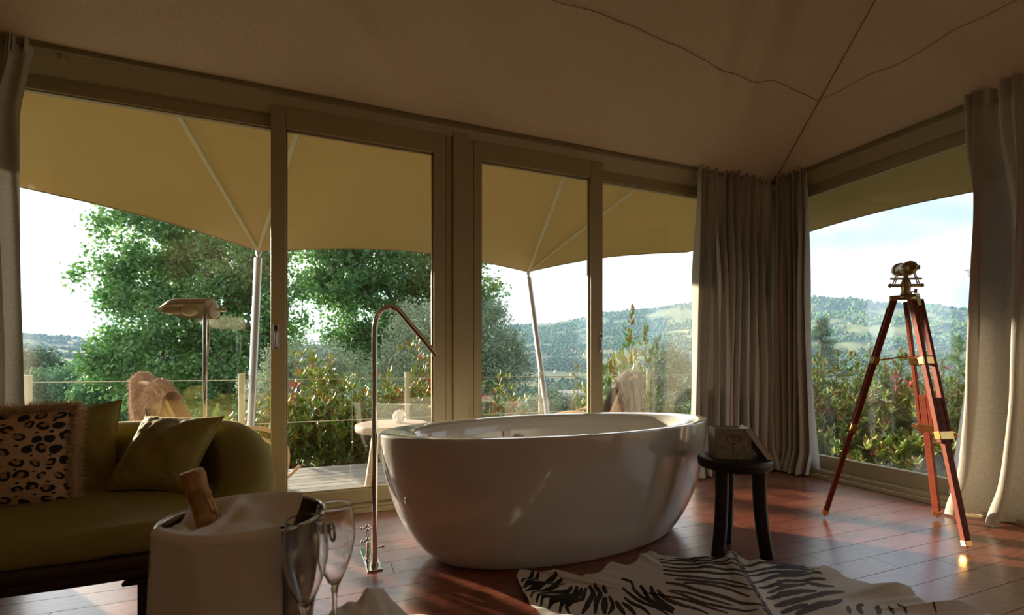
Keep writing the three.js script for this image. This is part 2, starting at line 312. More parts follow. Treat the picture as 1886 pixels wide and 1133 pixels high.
// ---------------------------------------------------------------- outside canopy of the tent
{
  const c = thing('tent_canopy', 'olive tan canvas canopy over the deck with two leaning steel poles', 'canopy');
  const tipA = V(-0.585, 2.02, -5.3), tipB = V(2.307, 2.02, -5.3);
  const inner = [V(XL - 0.6, 2.5, -2.6), V(XL - 0.1, 2.5, ZA - 0.11), V(-0.585, 2.5, ZA - 0.11), V(2.307, 2.5, ZA - 0.11), V(XB + 0.02, 2.5, ZA - 0.11), V(XB + 0.11, 2.5, ZA), V(XB + 0.11, 2.5, -1.6), V(XB + 0.11, 2.5, 0.8)];
  const outer = [V(-3.3, 2.16, -3.1), V(-1.98, 2.13, -4.27), tipA, tipB, V(3.66, 2.12, -4.12), V(4.57, 2.24, -3.55), V(4.74, 2.25, -2.0), V(4.74, 2.2, 0.8)];
  const bow = [0, 0.035, 0.11, 0.05, 0.02, 0.03, 0.05];
  const up = (i, u, v) => { const a = inner[i].clone().lerp(inner[i + 1], u), b = outer[i].clone().lerp(outer[i + 1], u); const s = Math.sin(Math.PI * u); b.y += bow[i] * s; const m = V(b.x, 0, b.z).sub(V(a.x, 0, a.z)).normalize(); b.addScaledVector(m, -bow[i] * 0.6 * s); return a.lerp(b, v); };
  for (let i = 0; i < 7; i++) {
    part('canvas', sheet(40, 16, (u, v) => { const p = up(i, u, v); p.y -= 0.03 * Math.sin(Math.PI * v) * Math.sin(Math.PI * u); return [p.x, p.y, p.z]; }, 3, 2), M.awning, c);
    part('hem', bar(Array.from({ length: 25 }, (_, k) => up(i, k / 24, 1)), 0.006, 6), M.frameDark, c);
  }
  const rib = (tip, x) => bar([tip.clone().add(V(0, 0.0, 0.03)), V(x, 2.41, ZA - 0.15)], 0.017, 10);
  for (const [t, x] of [[tipA, -0.80], [tipA, -0.14], [tipB, 1.77], [tipB, 2.47]]) part('rib', rib(t, x), M.awningRib, c);
  part('rib', bar([V(4.72, 2.15, -1.55), V(XB + 0.13, 2.4, -1.72)], 0.017, 10), M.rail, c);
  for (const t of [tipA, tipB]) {
    const base = V(t.x, -0.1, -4.62), top = t.clone().add(V(0, -0.075, 0.02));
    part('pole', bar([base, top], 0.034, 20), M.alu, c);
    part('pole_head', [bar([top, t.clone().add(V(0, -0.02, 0.01))], 0.012, 10), bar([t.clone().add(V(0, -0.045, 0.01)), t.clone().add(V(0, -0.0, 0.0))], [0.022, 0.03], 12)], M.steel, c);
    part('pole_foot', cyl(0.06, 0.05, 0.02, base.x, -0.118, base.z), M.steel, c);
  }
}
// ---------------------------------------------------------------- unseen warm uplights behind the viewer, placed to brighten the room
function unseen_uplight(label, x, z, aimX, aimZ) {
  const t = thing('unseen_uplight', label, 'lamp', [x, 0, z]), brass = M.oldBrass;
  part('base', lathe([[0, 0], [0.15, 0], [0.152, 0.01], [0.14, 0.022], [0.02, 0.03], [0, 0.03]], 36), brass, t);
  part('pole', bar([[0, 0.02, 0], [0, 1.62, 0]], 0.012, 14), brass, t);
  part('bowl', lathe([[0, 1.6], [0.05, 1.605], [0.13, 1.65], [0.19, 1.74], [0.2, 1.8], [0.195, 1.8], [0.185, 1.745], [0.125, 1.66], [0.05, 1.615], [0, 1.61]], 40), brass, t);
  part('bulb', ball(0.045, 0, 1.69, 0), new THREE.MeshStandardMaterial({ color: 0xffffff, emissive: lin(1, 0.72, 0.42), emissiveIntensity: 1.5 }), t);
  const l = new THREE.SpotLight(new THREE.Color(1.0, 0.76, 0.54), UNSEEN_UPLIGHT, 0, 1.2, 0.7, 2);
  l.position.set(0, 1.70, 0); l.target.position.set(aimX - x, 3.6, aimZ - z); l.castShadow = true; l.shadow.radius = 2.2; t.add(l, l.target);
}
unseen_uplight('unseen brass uplight in the left rear corner, placed to brighten the room', -1.3, 3.6, -1.2, 3.6);
unseen_uplight('unseen brass uplight in the right rear corner, placed to brighten the room', 3.0, 3.6, 2.9, 3.6);
unseen_uplight('unseen brass uplight by the left wall behind the viewer, placed to brighten the room', -1.5, 2.0, -1.4, 2.1);
unseen_uplight('unseen brass uplight by the right wall behind the viewer, placed to brighten the room', 3.2, 2.0, 3.1, 2.1);
// ---------------------------------------------------------------- outdoors: a point at image position (x, y) and a given depth from the viewer
const CY = Math.cos(YAW), SY = Math.sin(YAW);
function at(x, y, d) { const a = (x - 943) / 881, b = (668.5 - y) / 881; return V(d * (a * CY + SY), EYE + b * d, d * (a * SY - CY)); }
const leafTints = {};
// ---------------------------------------------------------------- hills and valley
const SKYLINE = [[-180, 0.03], [-120, 0.02], [-75, 0.015], [-50, 0.025], [-30, 0.04], [-24, 0.041], [-18.5, 0.036], [-8, 0.03], [-2, 0.03], [10, 0.05], [18, 0.07], [21.7, 0.078], [25.3, 0.081], [29.2, 0.088], [32.4, 0.103], [36.7, 0.111], [41, 0.117], [47, 0.122], [54, 0.117], [56.6, 0.109], [60, 0.098], [62.3, 0.09], [65.7, 0.08], [80, 0.07], [110, 0.05], [150, 0.04], [180, 0.03]];
function skyline(f) { for (let i = 1; i < SKYLINE.length; i++) if (f <= SKYLINE[i][0]) { const [a, s] = SKYLINE[i - 1], [b, t] = SKYLINE[i]; return lerp(s, t, smooth(0, 1, (f - a) / (b - a))); } return 0.03; }
const NEAR = [[0, -0.55], [5, -0.55], [9, -0.9], [20, -3.2], [45, -7], [120, -17], [250, -32], [420, -44]];
function groundAt(x, z) {
  const r = Math.hypot(x, z), f = Math.atan2(x, -z) * 180 / Math.PI;
  if (r < 420) { for (let i = 1; i < NEAR.length; i++) if (r <= NEAR[i][0]) { const t = (r - NEAR[i - 1][0]) / (NEAR[i][0] - NEAR[i - 1][0]); return lerp(NEAR[i - 1][1], NEAR[i][1], t) + (r > 15 ? 0.02 * r * noise3.noise(x * 0.02, 1, z * 0.02) : 0); } }
  const s = skyline(f), L = Math.log(r), l = [420, 900, 1500, 2200, 3200, 6000].map(Math.log), t = [-0.107, -0.056, -0.012, 0.0, 0.0, 0.0];
  t[3] = lerp(-0.02, s, 0.55); t[4] = s; t[5] = s * 0.45;
  let k = 1; while (k < 5 && L > l[k]) k++;
  let v = lerp(t[k - 1], t[k], clamp01((L - l[k - 1]) / (l[k] - l[k - 1])));
  const n = fbm(x * 0.0011, 3.3, z * 0.0011, 5) * 0.032 * smooth(700, 1800, r) + fbm(x * 0.006, 8.3, z * 0.006, 3) * 0.006 * smooth(500, 900, r);
  v += n * (0.35 + 5 * Math.max(0, s)) * (r > 2900 ? 0.35 : 1);
  return EYE + r * v + 0.02 * r * noise3.noise(x * 0.02, 1, z * 0.02) * smooth(600, 420, r);
}
{
  const NA = 900, NR = 260, pos = [], col = [], idx = [];
  const az = (i) => (i / NA) * 360 - 180, warp = (f) => f;
  for (let j = 0; j <= NR; j++) {
    const r = 4.2 * Math.pow(6000 / 4.2, j / NR);
    for (let i = 0; i <= NA; i++) {
      const f = warp(az(i)) * Math.PI / 180, x = Math.sin(f) * r, z = -Math.cos(f) * r;
      const y = groundAt(x, z); pos.push(x, y - (r < 7 ? 0.0 : 0), z);
      const a = fbm(x * 0.0042, 1.5, z * 0.0042, 5), b = fbm(x * 0.013 + 9, 4.5, z * 0.013, 4), c = fbm(x * 0.05, 2.2, z * 0.05, 3);
      let m = smooth(0.02, 0.2, a + 0.5 * b), h = smooth(0.0, 0.25, b + 0.4 * a);
      const upper = smooth(-0.01, 0.06, (y - EYE) / r);
      const forest = [0.045 + 0.03 * c, 0.08 + 0.05 * c, 0.03 + 0.015 * c], meadow = [0.33, 0.36, 0.12], heath = [0.19, 0.20, 0.085];
      let g = [0, 1, 2].map((q) => lerp(lerp(forest[q], heath[q], h * (0.4 + 0.5 * upper)), meadow[q], m * (r > 450 ? 0.25 + 0.55 * upper : 0.35)));
      if (r < 40) g = [0.09, 0.1, 0.04];
      col.push(...g.map((q) => Math.max(0.004, q * (0.85 + 0.5 * c))));
    }
  }
  for (let j = 0; j < NR; j++) for (let i = 0; i < NA; i++) { const a = j * (NA + 1) + i, b = a + 1, c = a + NA + 1, d = c + 1; idx.push(a, b, c, b, d, c); }
  const g = new THREE.BufferGeometry(); g.setAttribute('position', new THREE.Float32BufferAttribute(pos, 3)); g.setAttribute('color', new THREE.Float32BufferAttribute(col, 3)); g.setIndex(idx); g.computeVertexNormals();
  const o = part('hills', g, new THREE.MeshStandardMaterial({ vertexColors: true, roughness: 1 }), scene); o.userData = { kind: 'structure', label: 'wooded hills and pasture rising beyond the valley' };
  const gr = part('garden_ground', new THREE.CircleGeometry(4.6, 40).rotateX(-Math.PI / 2).translate(0, -0.56, 0), mat(0.07, 0.065, 0.035, 1), scene); gr.userData = { kind: 'structure', label: 'bare ground below the deck' };
}
const dummy = new THREE.Object3D();
function scatter(name, geo, m, list, parent) {          // list of { p, s, q | e, c }
  const o = shadowy(new THREE.InstancedMesh(geo, m, list.length)); o.name = parent === scene ? numbered(name) : subName(parent, name);
  list.forEach((it, i) => { dummy.position.copy(it.p); if (it.q) dummy.quaternion.copy(it.q); else dummy.rotation.set(...it.e); dummy.scale.setScalar(1).multiplyScalar(it.s); if (it.sv) dummy.scale.set(...it.sv); dummy.updateMatrix(); o.setMatrixAt(i, dummy.matrix); o.setColorAt(i, it.c); });
  parent.add(o); o.userData.kind = 'stuff'; return o;
}
function blobGeo(seed, detail = 2) { const g = new THREE.IcosahedronGeometry(1, detail), p = g.attributes.position; for (let i = 0; i < p.count; i++) { const v = V().fromBufferAttribute(p, i), k = 1 + 0.35 * fbm(v.x * 1.9 + seed, v.y * 1.9, v.z * 1.9, 3); p.setXYZ(i, v.x * k, v.y * k, v.z * k); } g.computeVertexNormals(); return weld(g); }
{
  const R = rng(77), l = [], m = new THREE.MeshStandardMaterial({ roughness: 1 });
  for (let i = 0; i < 70000; i++) {
    const t = R(), r = 130 * Math.pow(26, Math.pow(t, 0.62)), f = (-28 + 100 * R()) * Math.PI / 180, x = Math.sin(f) * r, z = -Math.cos(f) * r;
    const q = fbm(x * 0.0042, 1.5, z * 0.0042, 5) + 0.5 * fbm(x * 0.013 + 9, 4.5, z * 0.013, 4);
    if (r > 300 && q + 0.16 * (R() - 0.5) > (r > 1600 ? 0.10 : 0.06)) continue;
    const y = groundAt(x, z), up = smooth(-0.02, 0.08, (y - EYE) / r), s = (1.6 + 3.0 * R()) * (r > 300 ? 1.2 : 0.9) * (1 + 0.5 * smooth(1200, 3000, r)), k = 0.65 + 0.7 * R();
    l.push({ p: V(x, y + s * 0.5, z), s, sv: [s, s * (0.8 + 0.7 * R()), s], e: [0, R() * 6, 0], c: lin((0.05 + 0.09 * up * R()) * k + 0.015 * R(), (0.10 + 0.09 * up) * k, 0.035 * k) });
  }
  tag(scatter('valley_trees', blobGeo(3, 1), m, l, scene), 'countless dark green trees scattered over the valley and lower hills', 'trees', null, 'stuff');
}
{ // houses of the valley, each a thing with walls and roof
  const R = rng(19), white = mat(0.6, 0.58, 0.54, 0.9), cream = mat(0.62, 0.52, 0.38, 0.9), tiles = mat(0.42, 0.17, 0.09, 0.9), grey = mat(0.45, 0.4, 0.36, 0.9);
  const gable = (w, d, h) => { const s = new THREE.Shape([new THREE.Vector2(-w / 2 - 0.4, 0), new THREE.Vector2(w / 2 + 0.4, 0), new THREE.Vector2(0, h)]); return boxUV(new THREE.ExtrudeGeometry(s, { depth: d + 0.8, bevelEnabled: false }).translate(0, 0, -d / 2 - 0.4)); };
  const kinds = [[8, 7, 4.5, white, tiles], [10, 7, 3.6, white, grey], [8, 6, 5, cream, tiles]];
  const wallsG = kinds.map(([w, d, h]) => box(w, h + 3, d, 0, h / 2 - 1.5, 0)), roofG = kinds.map(([w, d, h]) => gable(w, d, 2.6).translate(0, h, 0));
  const house = (x, z, turn, kind, label, group) => { const t = thing('house', label, 'house', [x, groundAt(x, z), z], turn, group); part('wall', wallsG[kind], kinds[kind][3], t); part('roof', roofG[kind], kinds[kind][4], t); };
  const spots = [];
  for (let i = 0; i < 62; i++) { const f = R() < 0.85 ? 23 + 20 * R() : 53 + 14 * R(), r = f < 45 ? 1000 + 1000 * Math.pow(R(), 0.8) : 1500 + 900 * R(); spots.push([f, r]); }
  spots.forEach(([f, r], i) => { const a = f * Math.PI / 180; house(Math.sin(a) * r, -Math.cos(a) * r, R() * 3, i % 3, f < 45 ? 'small pale house in the valley seen past the middle of the glass front' : 'small pale house on the hillside seen behind the telescope', f < 45 ? 'valley houses' : 'hillside houses'); });
  const p = at(1058, 742, 640), t = thing('hall_building', 'long cream building with a low roof on the valley floor', 'building', [p.x, groundAt(p.x, p.z), p.z], -0.5);
  part('wall', box(42, 12, 14, 0, 4, 0), cream, t); part('roof', gable(14, 42, 4).rotateY(Math.PI / 2).translate(0, 10, 0), grey, t);
  for (let k = 0; k < 9; k++) part('window', box(2.2, 3, 0.3, -18 + k * 4.5, 5.5, 7.1), grey, t);
}
// ---------------------------------------------------------------- foliage
function leafGeo(len, wid, fold = 0.25, droop = 0.15, segs = 3) {      // lies along +y, folded at the midrib
  const pos = [], idx = [];
  for (let i = 0; i <= segs; i++) { const t = i / segs, w = wid * 0.5 * Math.sin(Math.PI * (0.06 + 0.94 * Math.pow(t, 0.85))) * (i === segs ? 0.05 : 1), y = t * len, z = -droop * len * t * t; pos.push(-w, y, z + w * fold * 2, 0, y, z, w, y, z + w * fold * 2); }
  for (let i = 0; i < segs; i++) { const a = i * 3; idx.push(a, a + 1, a + 3, a + 1, a + 4, a + 3, a + 1, a + 2, a + 4, a + 2, a + 5, a + 4); }
  const g = new THREE.BufferGeometry(); g.setAttribute('position', new THREE.Float32BufferAttribute(pos, 3)); g.setIndex(idx); g.computeVertexNormals(); g.setAttribute('uv', new THREE.BufferAttribute(new Float32Array(pos.length / 3 * 2), 2)); return g;
}
function clusterGeo(seed, n, spread, len, wid) {
  const R = rng(seed), gs = [];
  for (let i = 0; i < n; i++) { const g = leafGeo(len * (0.7 + 0.5 * R()), wid * (0.7 + 0.5 * R()), 0.2, 0.3 * R(), 2); g.rotateX(-1.2 + 2.6 * R()).rotateY(R() * 6.28).translate((R() - 0.5) * spread, (R() - 0.5) * spread, (R() - 0.5) * spread); gs.push(g); }
  return merge(gs);
}
const leafMat = (t = 0.35, rough = 0.5) => new THREE.MeshPhysicalMaterial({ color: 0xffffff, roughness: rough, transmission: t, thickness: 0, side: THREE.DoubleSide });
const FOL = { tree: leafMat(0.55, 0.6), grey: leafMat(0.45, 0.75), dark: leafMat(0.45, 0.7), shrub: leafMat(0.55, 0.38) };
const bark = mat(0.17, 0.135, 0.1, 0.95), twig = mat(0.13, 0.075, 0.05, 0.9);
// a crown made of leafy lobes [x, y, radius in pixels] at depth d, carried by limbs from the trunk
function tree(name, label, category, lobes, d, { trunk, density = 1, cluster, size = 1, tint, m = FOL.tree, depthSpread = 0.5, group, trunkR = 0.2, gap = -0.12, seed = 1 }) {
  const R = rng(seed), base = at(trunk[0], trunk[1], d); base.y = Math.min(base.y, groundAt(base.x, base.z));
  const t = thing(name, label, category, [base.x, groundAt(base.x, base.z), base.z], 0, group);
  const o = t.position, list = [], gs = [], nodes = [{ p: V(0, 0, 0), r: trunkR }], rise = at(trunk[0], trunk[2] ?? trunk[1] - 100, d).sub(o);
  nodes.push({ p: rise, r: trunkR * 0.75 }); gs.push(bar([V(0, -0.4, 0), rise.clone().multiplyScalar(0.5).add(V(0.1 * trunkR, 0, 0.1)), rise], [trunkR * 1.15, trunkR * 0.95, trunkR * 0.75], 9, 8));
  const view = V(base.x, 0, base.z).normalize();
  const blobs = lobes.map(([x, y, r]) => ({ p: at(x, y, d).sub(o).addScaledVector(view, (R() - 0.5) * depthSpread * 2 * r / 881 * d * 1.6), r: r / 881 * d }));
  blobs.sort((a, b) => a.p.distanceTo(rise) - b.p.distanceTo(rise));
  for (const b of blobs) {
    let best = nodes[1], bd = 1e9; for (const n of nodes.slice(1)) { const q = n.p.distanceTo(b.p) + 0.35 * n.p.distanceTo(rise); if (q < bd) { bd = q; best = n; } }
    const rr = Math.max(0.012 * size, best.r * 0.55), mid = best.p.clone().lerp(b.p, 0.5).add(V((R() - 0.5) * b.r * 0.5, -0.12 * b.r, (R() - 0.5) * b.r * 0.5));
    gs.push(bar([best.p, mid, b.p], [best.r * 0.8, rr * 1.15, rr * 0.6], 6, 6)); nodes.push({ p: b.p, r: rr });
    for (let k = 0; k < 5; k++) { const e = b.p.clone().add(V(R() - 0.5, R() * 0.8 - 0.25, R() - 0.5).normalize().multiplyScalar(b.r * (0.75 + 0.25 * R()))); gs.push(bar([b.p, b.p.clone().lerp(e, 0.5).add(V(0, -0.06 * b.r, 0)), e], [rr * 0.5, rr * 0.3, rr * 0.1], 4, 4)); }
    const n = Math.round(density * 95 * Math.pow(b.r / (0.5 * size), 2));
    for (let k = 0; k < n; k++) {
      const dir = V(R() * 2 - 1, R() * 2 - 1, R() * 2 - 1); if (dir.lengthSq() > 1) { k--; continue; }
      const q = dir.multiplyScalar(b.r * (1.0 + 0.25 * R() * R())), w = b.p.clone().add(q);
      if (fbm(w.x * 1.1 / size + seed, w.y * 1.6 / size, w.z * 1.1 / size, 2) < gap) continue;
      list.push({ p: w, s: size * (0.7 + 0.6 * R()), e: [R() * 6.28, R() * 6.28, R() * 6.28], c: tint(R, clamp01(0.5 + w.y / 8), w) });
    }
  }
  part('trunk', gs, bark, t);
  scatter('crown', cluster, m, list, t);
  return t;
}
const planeLeaf = clusterGeo(3, 13, 0.5, 0.125, 0.11), smallLeaf = clusterGeo(8, 14, 0.34, 0.1, 0.035), ovalLeaf = clusterGeo(12, 12, 0.4, 0.13, 0.08);
const greenTint = (a, b) => (R) => { const k = R(), q = 0.75 + 0.5 * R(); return lin(lerp(a[0], b[0], k) * q, lerp(a[1], b[1], k) * q, lerp(a[2], b[2], k) * q); };
const plane = greenTint([0.09, 0.27, 0.095], [0.26, 0.46, 0.13]);
tree('plane_tree', 'tall spreading plane tree with bright green leaves, left of the canopy pole', 'tree',
  [[225, 412, 42], [275, 400, 46], [330, 425, 56], [395, 450, 56], [440, 485, 52], [192, 505, 28], [152, 510, 20], [232, 480, 44], [290, 480, 52], [350, 510, 60], [420, 545, 56], [470, 520, 48], [222, 548, 36], [268, 560, 50], [330, 590, 58], [395, 615, 58], [455, 605, 56], [250, 625, 44], [205, 655, 40], [300, 660, 56], [365, 690, 56], [430, 690, 56], [180, 682, 30], [500, 480, 42], [528, 560, 42], [520, 615, 40], [545, 525, 30], [500, 665, 40], [250, 700, 44], [330, 735, 50], [410, 740, 50]],
  17, { trunk: [410, 800, 620], cluster: planeLeaf, tint: plane, density: 0.8, size: 1.05, trunkR: 0.3, seed: 21, gap: -0.02 });
tree('plane_tree', 'second plane tree rising behind the bath tap, cut off by the canopy', 'tree',
  [[585, 480, 46], [640, 490, 54], [700, 470, 60], [765, 485, 56], [820, 500, 56], [610, 535, 42], [660, 545, 56], [725, 555, 60], [790, 550, 50], [850, 545, 50], [640, 605, 46], [690, 625, 52], [745, 620, 46], [895, 545, 32], [905, 525, 24], [880, 580, 36], [630, 440, 50], [700, 410, 60], [780, 420, 60], [850, 450, 50], [665, 668, 40], [720, 690, 46], [585, 520, 26]],
  19, { trunk: [725, 790, 640], cluster: planeLeaf, tint: greenTint([0.08, 0.26, 0.09], [0.22, 0.42, 0.12]), density: 0.8, size: 1.1, trunkR: 0.3, seed: 33, gap: -0.02 });
const sage = greenTint([0.28, 0.36, 0.24], [0.5, 0.56, 0.36]);
tree('sage_tree', 'grey green feathery tree right of the central mullion', 'tree', [[905, 600, 40], [880, 640, 46], [925, 650, 40], [890, 690, 50], [935, 690, 44], [955, 660, 22], [865, 600, 36], [915, 570, 22], [850, 560, 30], [945, 625, 20]], 11, { trunk: [895, 800, 720], cluster: smallLeaf, tint: greenTint([0.18, 0.28, 0.19], [0.34, 0.44, 0.27]), m: FOL.grey, density: 0.9, size: 0.8, trunkR: 0.07, seed: 4, gap: -0.2 });
tree('sage_bush', 'pale grey green bush between the tap and the mullion', 'bush', [[770, 590, 42], [740, 625, 40], [780, 640, 42], [725, 665, 36], [765, 685, 44], [800, 600, 40], [810, 655, 40], [700, 690, 30]], 10.5, { trunk: [765, 800, 720], cluster: smallLeaf, tint: sage, m: FOL.grey, density: 0.9, size: 0.75, trunkR: 0.06, seed: 5, gap: -0.22 });
tree('sage_bush', 'low grey green bush right of the first door stile', 'bush', [[560, 660, 36], [600, 665, 36], [640, 680, 36], [540, 690, 40], [590, 700, 40], [500, 700, 34], [515, 665, 26], [475, 720, 34]], 11, { trunk: [565, 800, 730], cluster: smallLeaf, tint: sage, m: FOL.grey, density: 0.85, size: 0.75, trunkR: 0.06, seed: 6, gap: -0.2 });
tree('sage_tree', 'slender pale green tree at the left edge of the corner curtain', 'tree', [[1225, 650, 26], [1205, 680, 30], [1240, 690, 34], [1215, 720, 34], [1250, 740, 36], [1245, 655, 22], [1190, 730, 28], [1265, 700, 34], [1225, 770, 38]], 12, { trunk: [1228, 830, 760], cluster: smallLeaf, tint: greenTint([0.2, 0.24, 0.12], [0.34, 0.37, 0.19]), m: FOL.grey, density: 0.75, size: 0.8, trunkR: 0.06, seed: 7, gap: -0.12 });
const dk = greenTint([0.05, 0.14, 0.08], [0.1, 0.22, 0.11]);
tree('round_tree', 'dark rounded tree low at the left curtain, furthest of the left group', 'tree', [[68, 662, 20], [90, 670, 20], [48, 672, 18], [105, 690, 22], [65, 695, 26]], 60, { trunk: [75, 760, 700], cluster: ovalLeaf, tint: dk, m: FOL.dark, density: 0.9, size: 3.2, trunkR: 0.3, seed: 8, gap: -0.3 });
tree('round_tree', 'dense green tree behind the left fence post', 'tree', [[60, 720, 32], [100, 715, 34], [140, 705, 34], [80, 750, 36], [130, 745, 38], [30, 740, 34]], 38, { trunk: [95, 830, 760], cluster: ovalLeaf, tint: greenTint([0.07, 0.2, 0.1], [0.14, 0.32, 0.14]), m: FOL.dark, density: 1.0, size: 2.1, trunkR: 0.25, seed: 9, gap: -0.3 });
tree('round_tree', 'green tree between the left fence post and the brown fur throw', 'tree', [[180, 712, 32], [210, 725, 34], [165, 745, 36], [215, 760, 40], [255, 740, 34], [190, 690, 24]], 30, { trunk: [200, 830, 765], cluster: ovalLeaf, tint: greenTint([0.08, 0.23, 0.09], [0.17, 0.37, 0.13]), m: FOL.dark, density: 1.0, size: 1.7, trunkR: 0.25, seed: 10, gap: -0.3 });
tree('dark_shrub', 'dark wooded clump low behind the leaning right pole', 'bush', [[1020, 745, 26], [1055, 760, 28], [985, 755, 28], [1035, 775, 30], [1075, 745, 22], [960, 765, 30]], 34, { trunk: [1020, 830, 790], cluster: ovalLeaf, tint: greenTint([0.05, 0.13, 0.06], [0.1, 0.2, 0.09]), m: FOL.dark, density: 0.5, size: 1.5, trunkR: 0.1, seed: 12, gap: -0.25 });
// conifers
function conifer(name, label, x, topY, baseY, d, halfW, seed, tint) {
  const R = rng(seed), b = at(x, baseY, d), t = thing(name, label, 'tree', [b.x, groundAt(b.x, b.z), b.z]), top = at(x, topY, d).y - t.position.y, low = b.y - t.position.y, w = halfW / 881 * d, list = [], gs = [bar([V(0, -0.3, 0), V(0, top, 0)], [w * 0.09, w * 0.02], 7)];
  for (let k = 0; k < 46; k++) {
    const f = Math.pow((k + R()) / 46, 0.9), y = lerp(low, top, f), L = w * (1 - f) * (0.75 + 0.4 * R()) + w * 0.06, a = R() * 6.28, e = V(Math.cos(a) * L, y - L * 0.05 + 0.22 * L * R(), Math.sin(a) * L), s = V(0, y - L * 0.12, 0);
    gs.push(bar([s, e], [w * 0.02, w * 0.006], 4));
    for (let q = 0; q < 26; q++) { const g = Math.sqrt(R()), p = s.clone().lerp(e, g).add(V((R() - 0.5) * w * 0.22, (R() - 0.5) * w * 0.16, (R() - 0.5) * w * 0.22)); list.push({ p, s: w * 0.42 * (0.6 + 0.5 * R()), e: [R() * 6, R() * 6, R() * 6], c: tint(R) }); }
  }
  part('trunk', gs, bark, t); scatter('crown', smallLeaf, FOL.dark, list, t);
}
conifer('fir_tree', 'dark conifer beside the corner curtain in the right window', 1512, 588, 745, 14, 66, 41, greenTint([0.03, 0.09, 0.05], [0.06, 0.14, 0.07]));
conifer('fir_tree', 'bright green conifer left of the right curtain', 1765, 620, 730, 15, 42, 42, greenTint([0.05, 0.15, 0.05], [0.1, 0.24, 0.07]));
conifer('dwarf_conifer', 'small yellow green conifer just behind the sofa arm', 401, 744, 790, 6.4, 15, 43, greenTint([0.25, 0.38, 0.05], [0.4, 0.5, 0.08]));

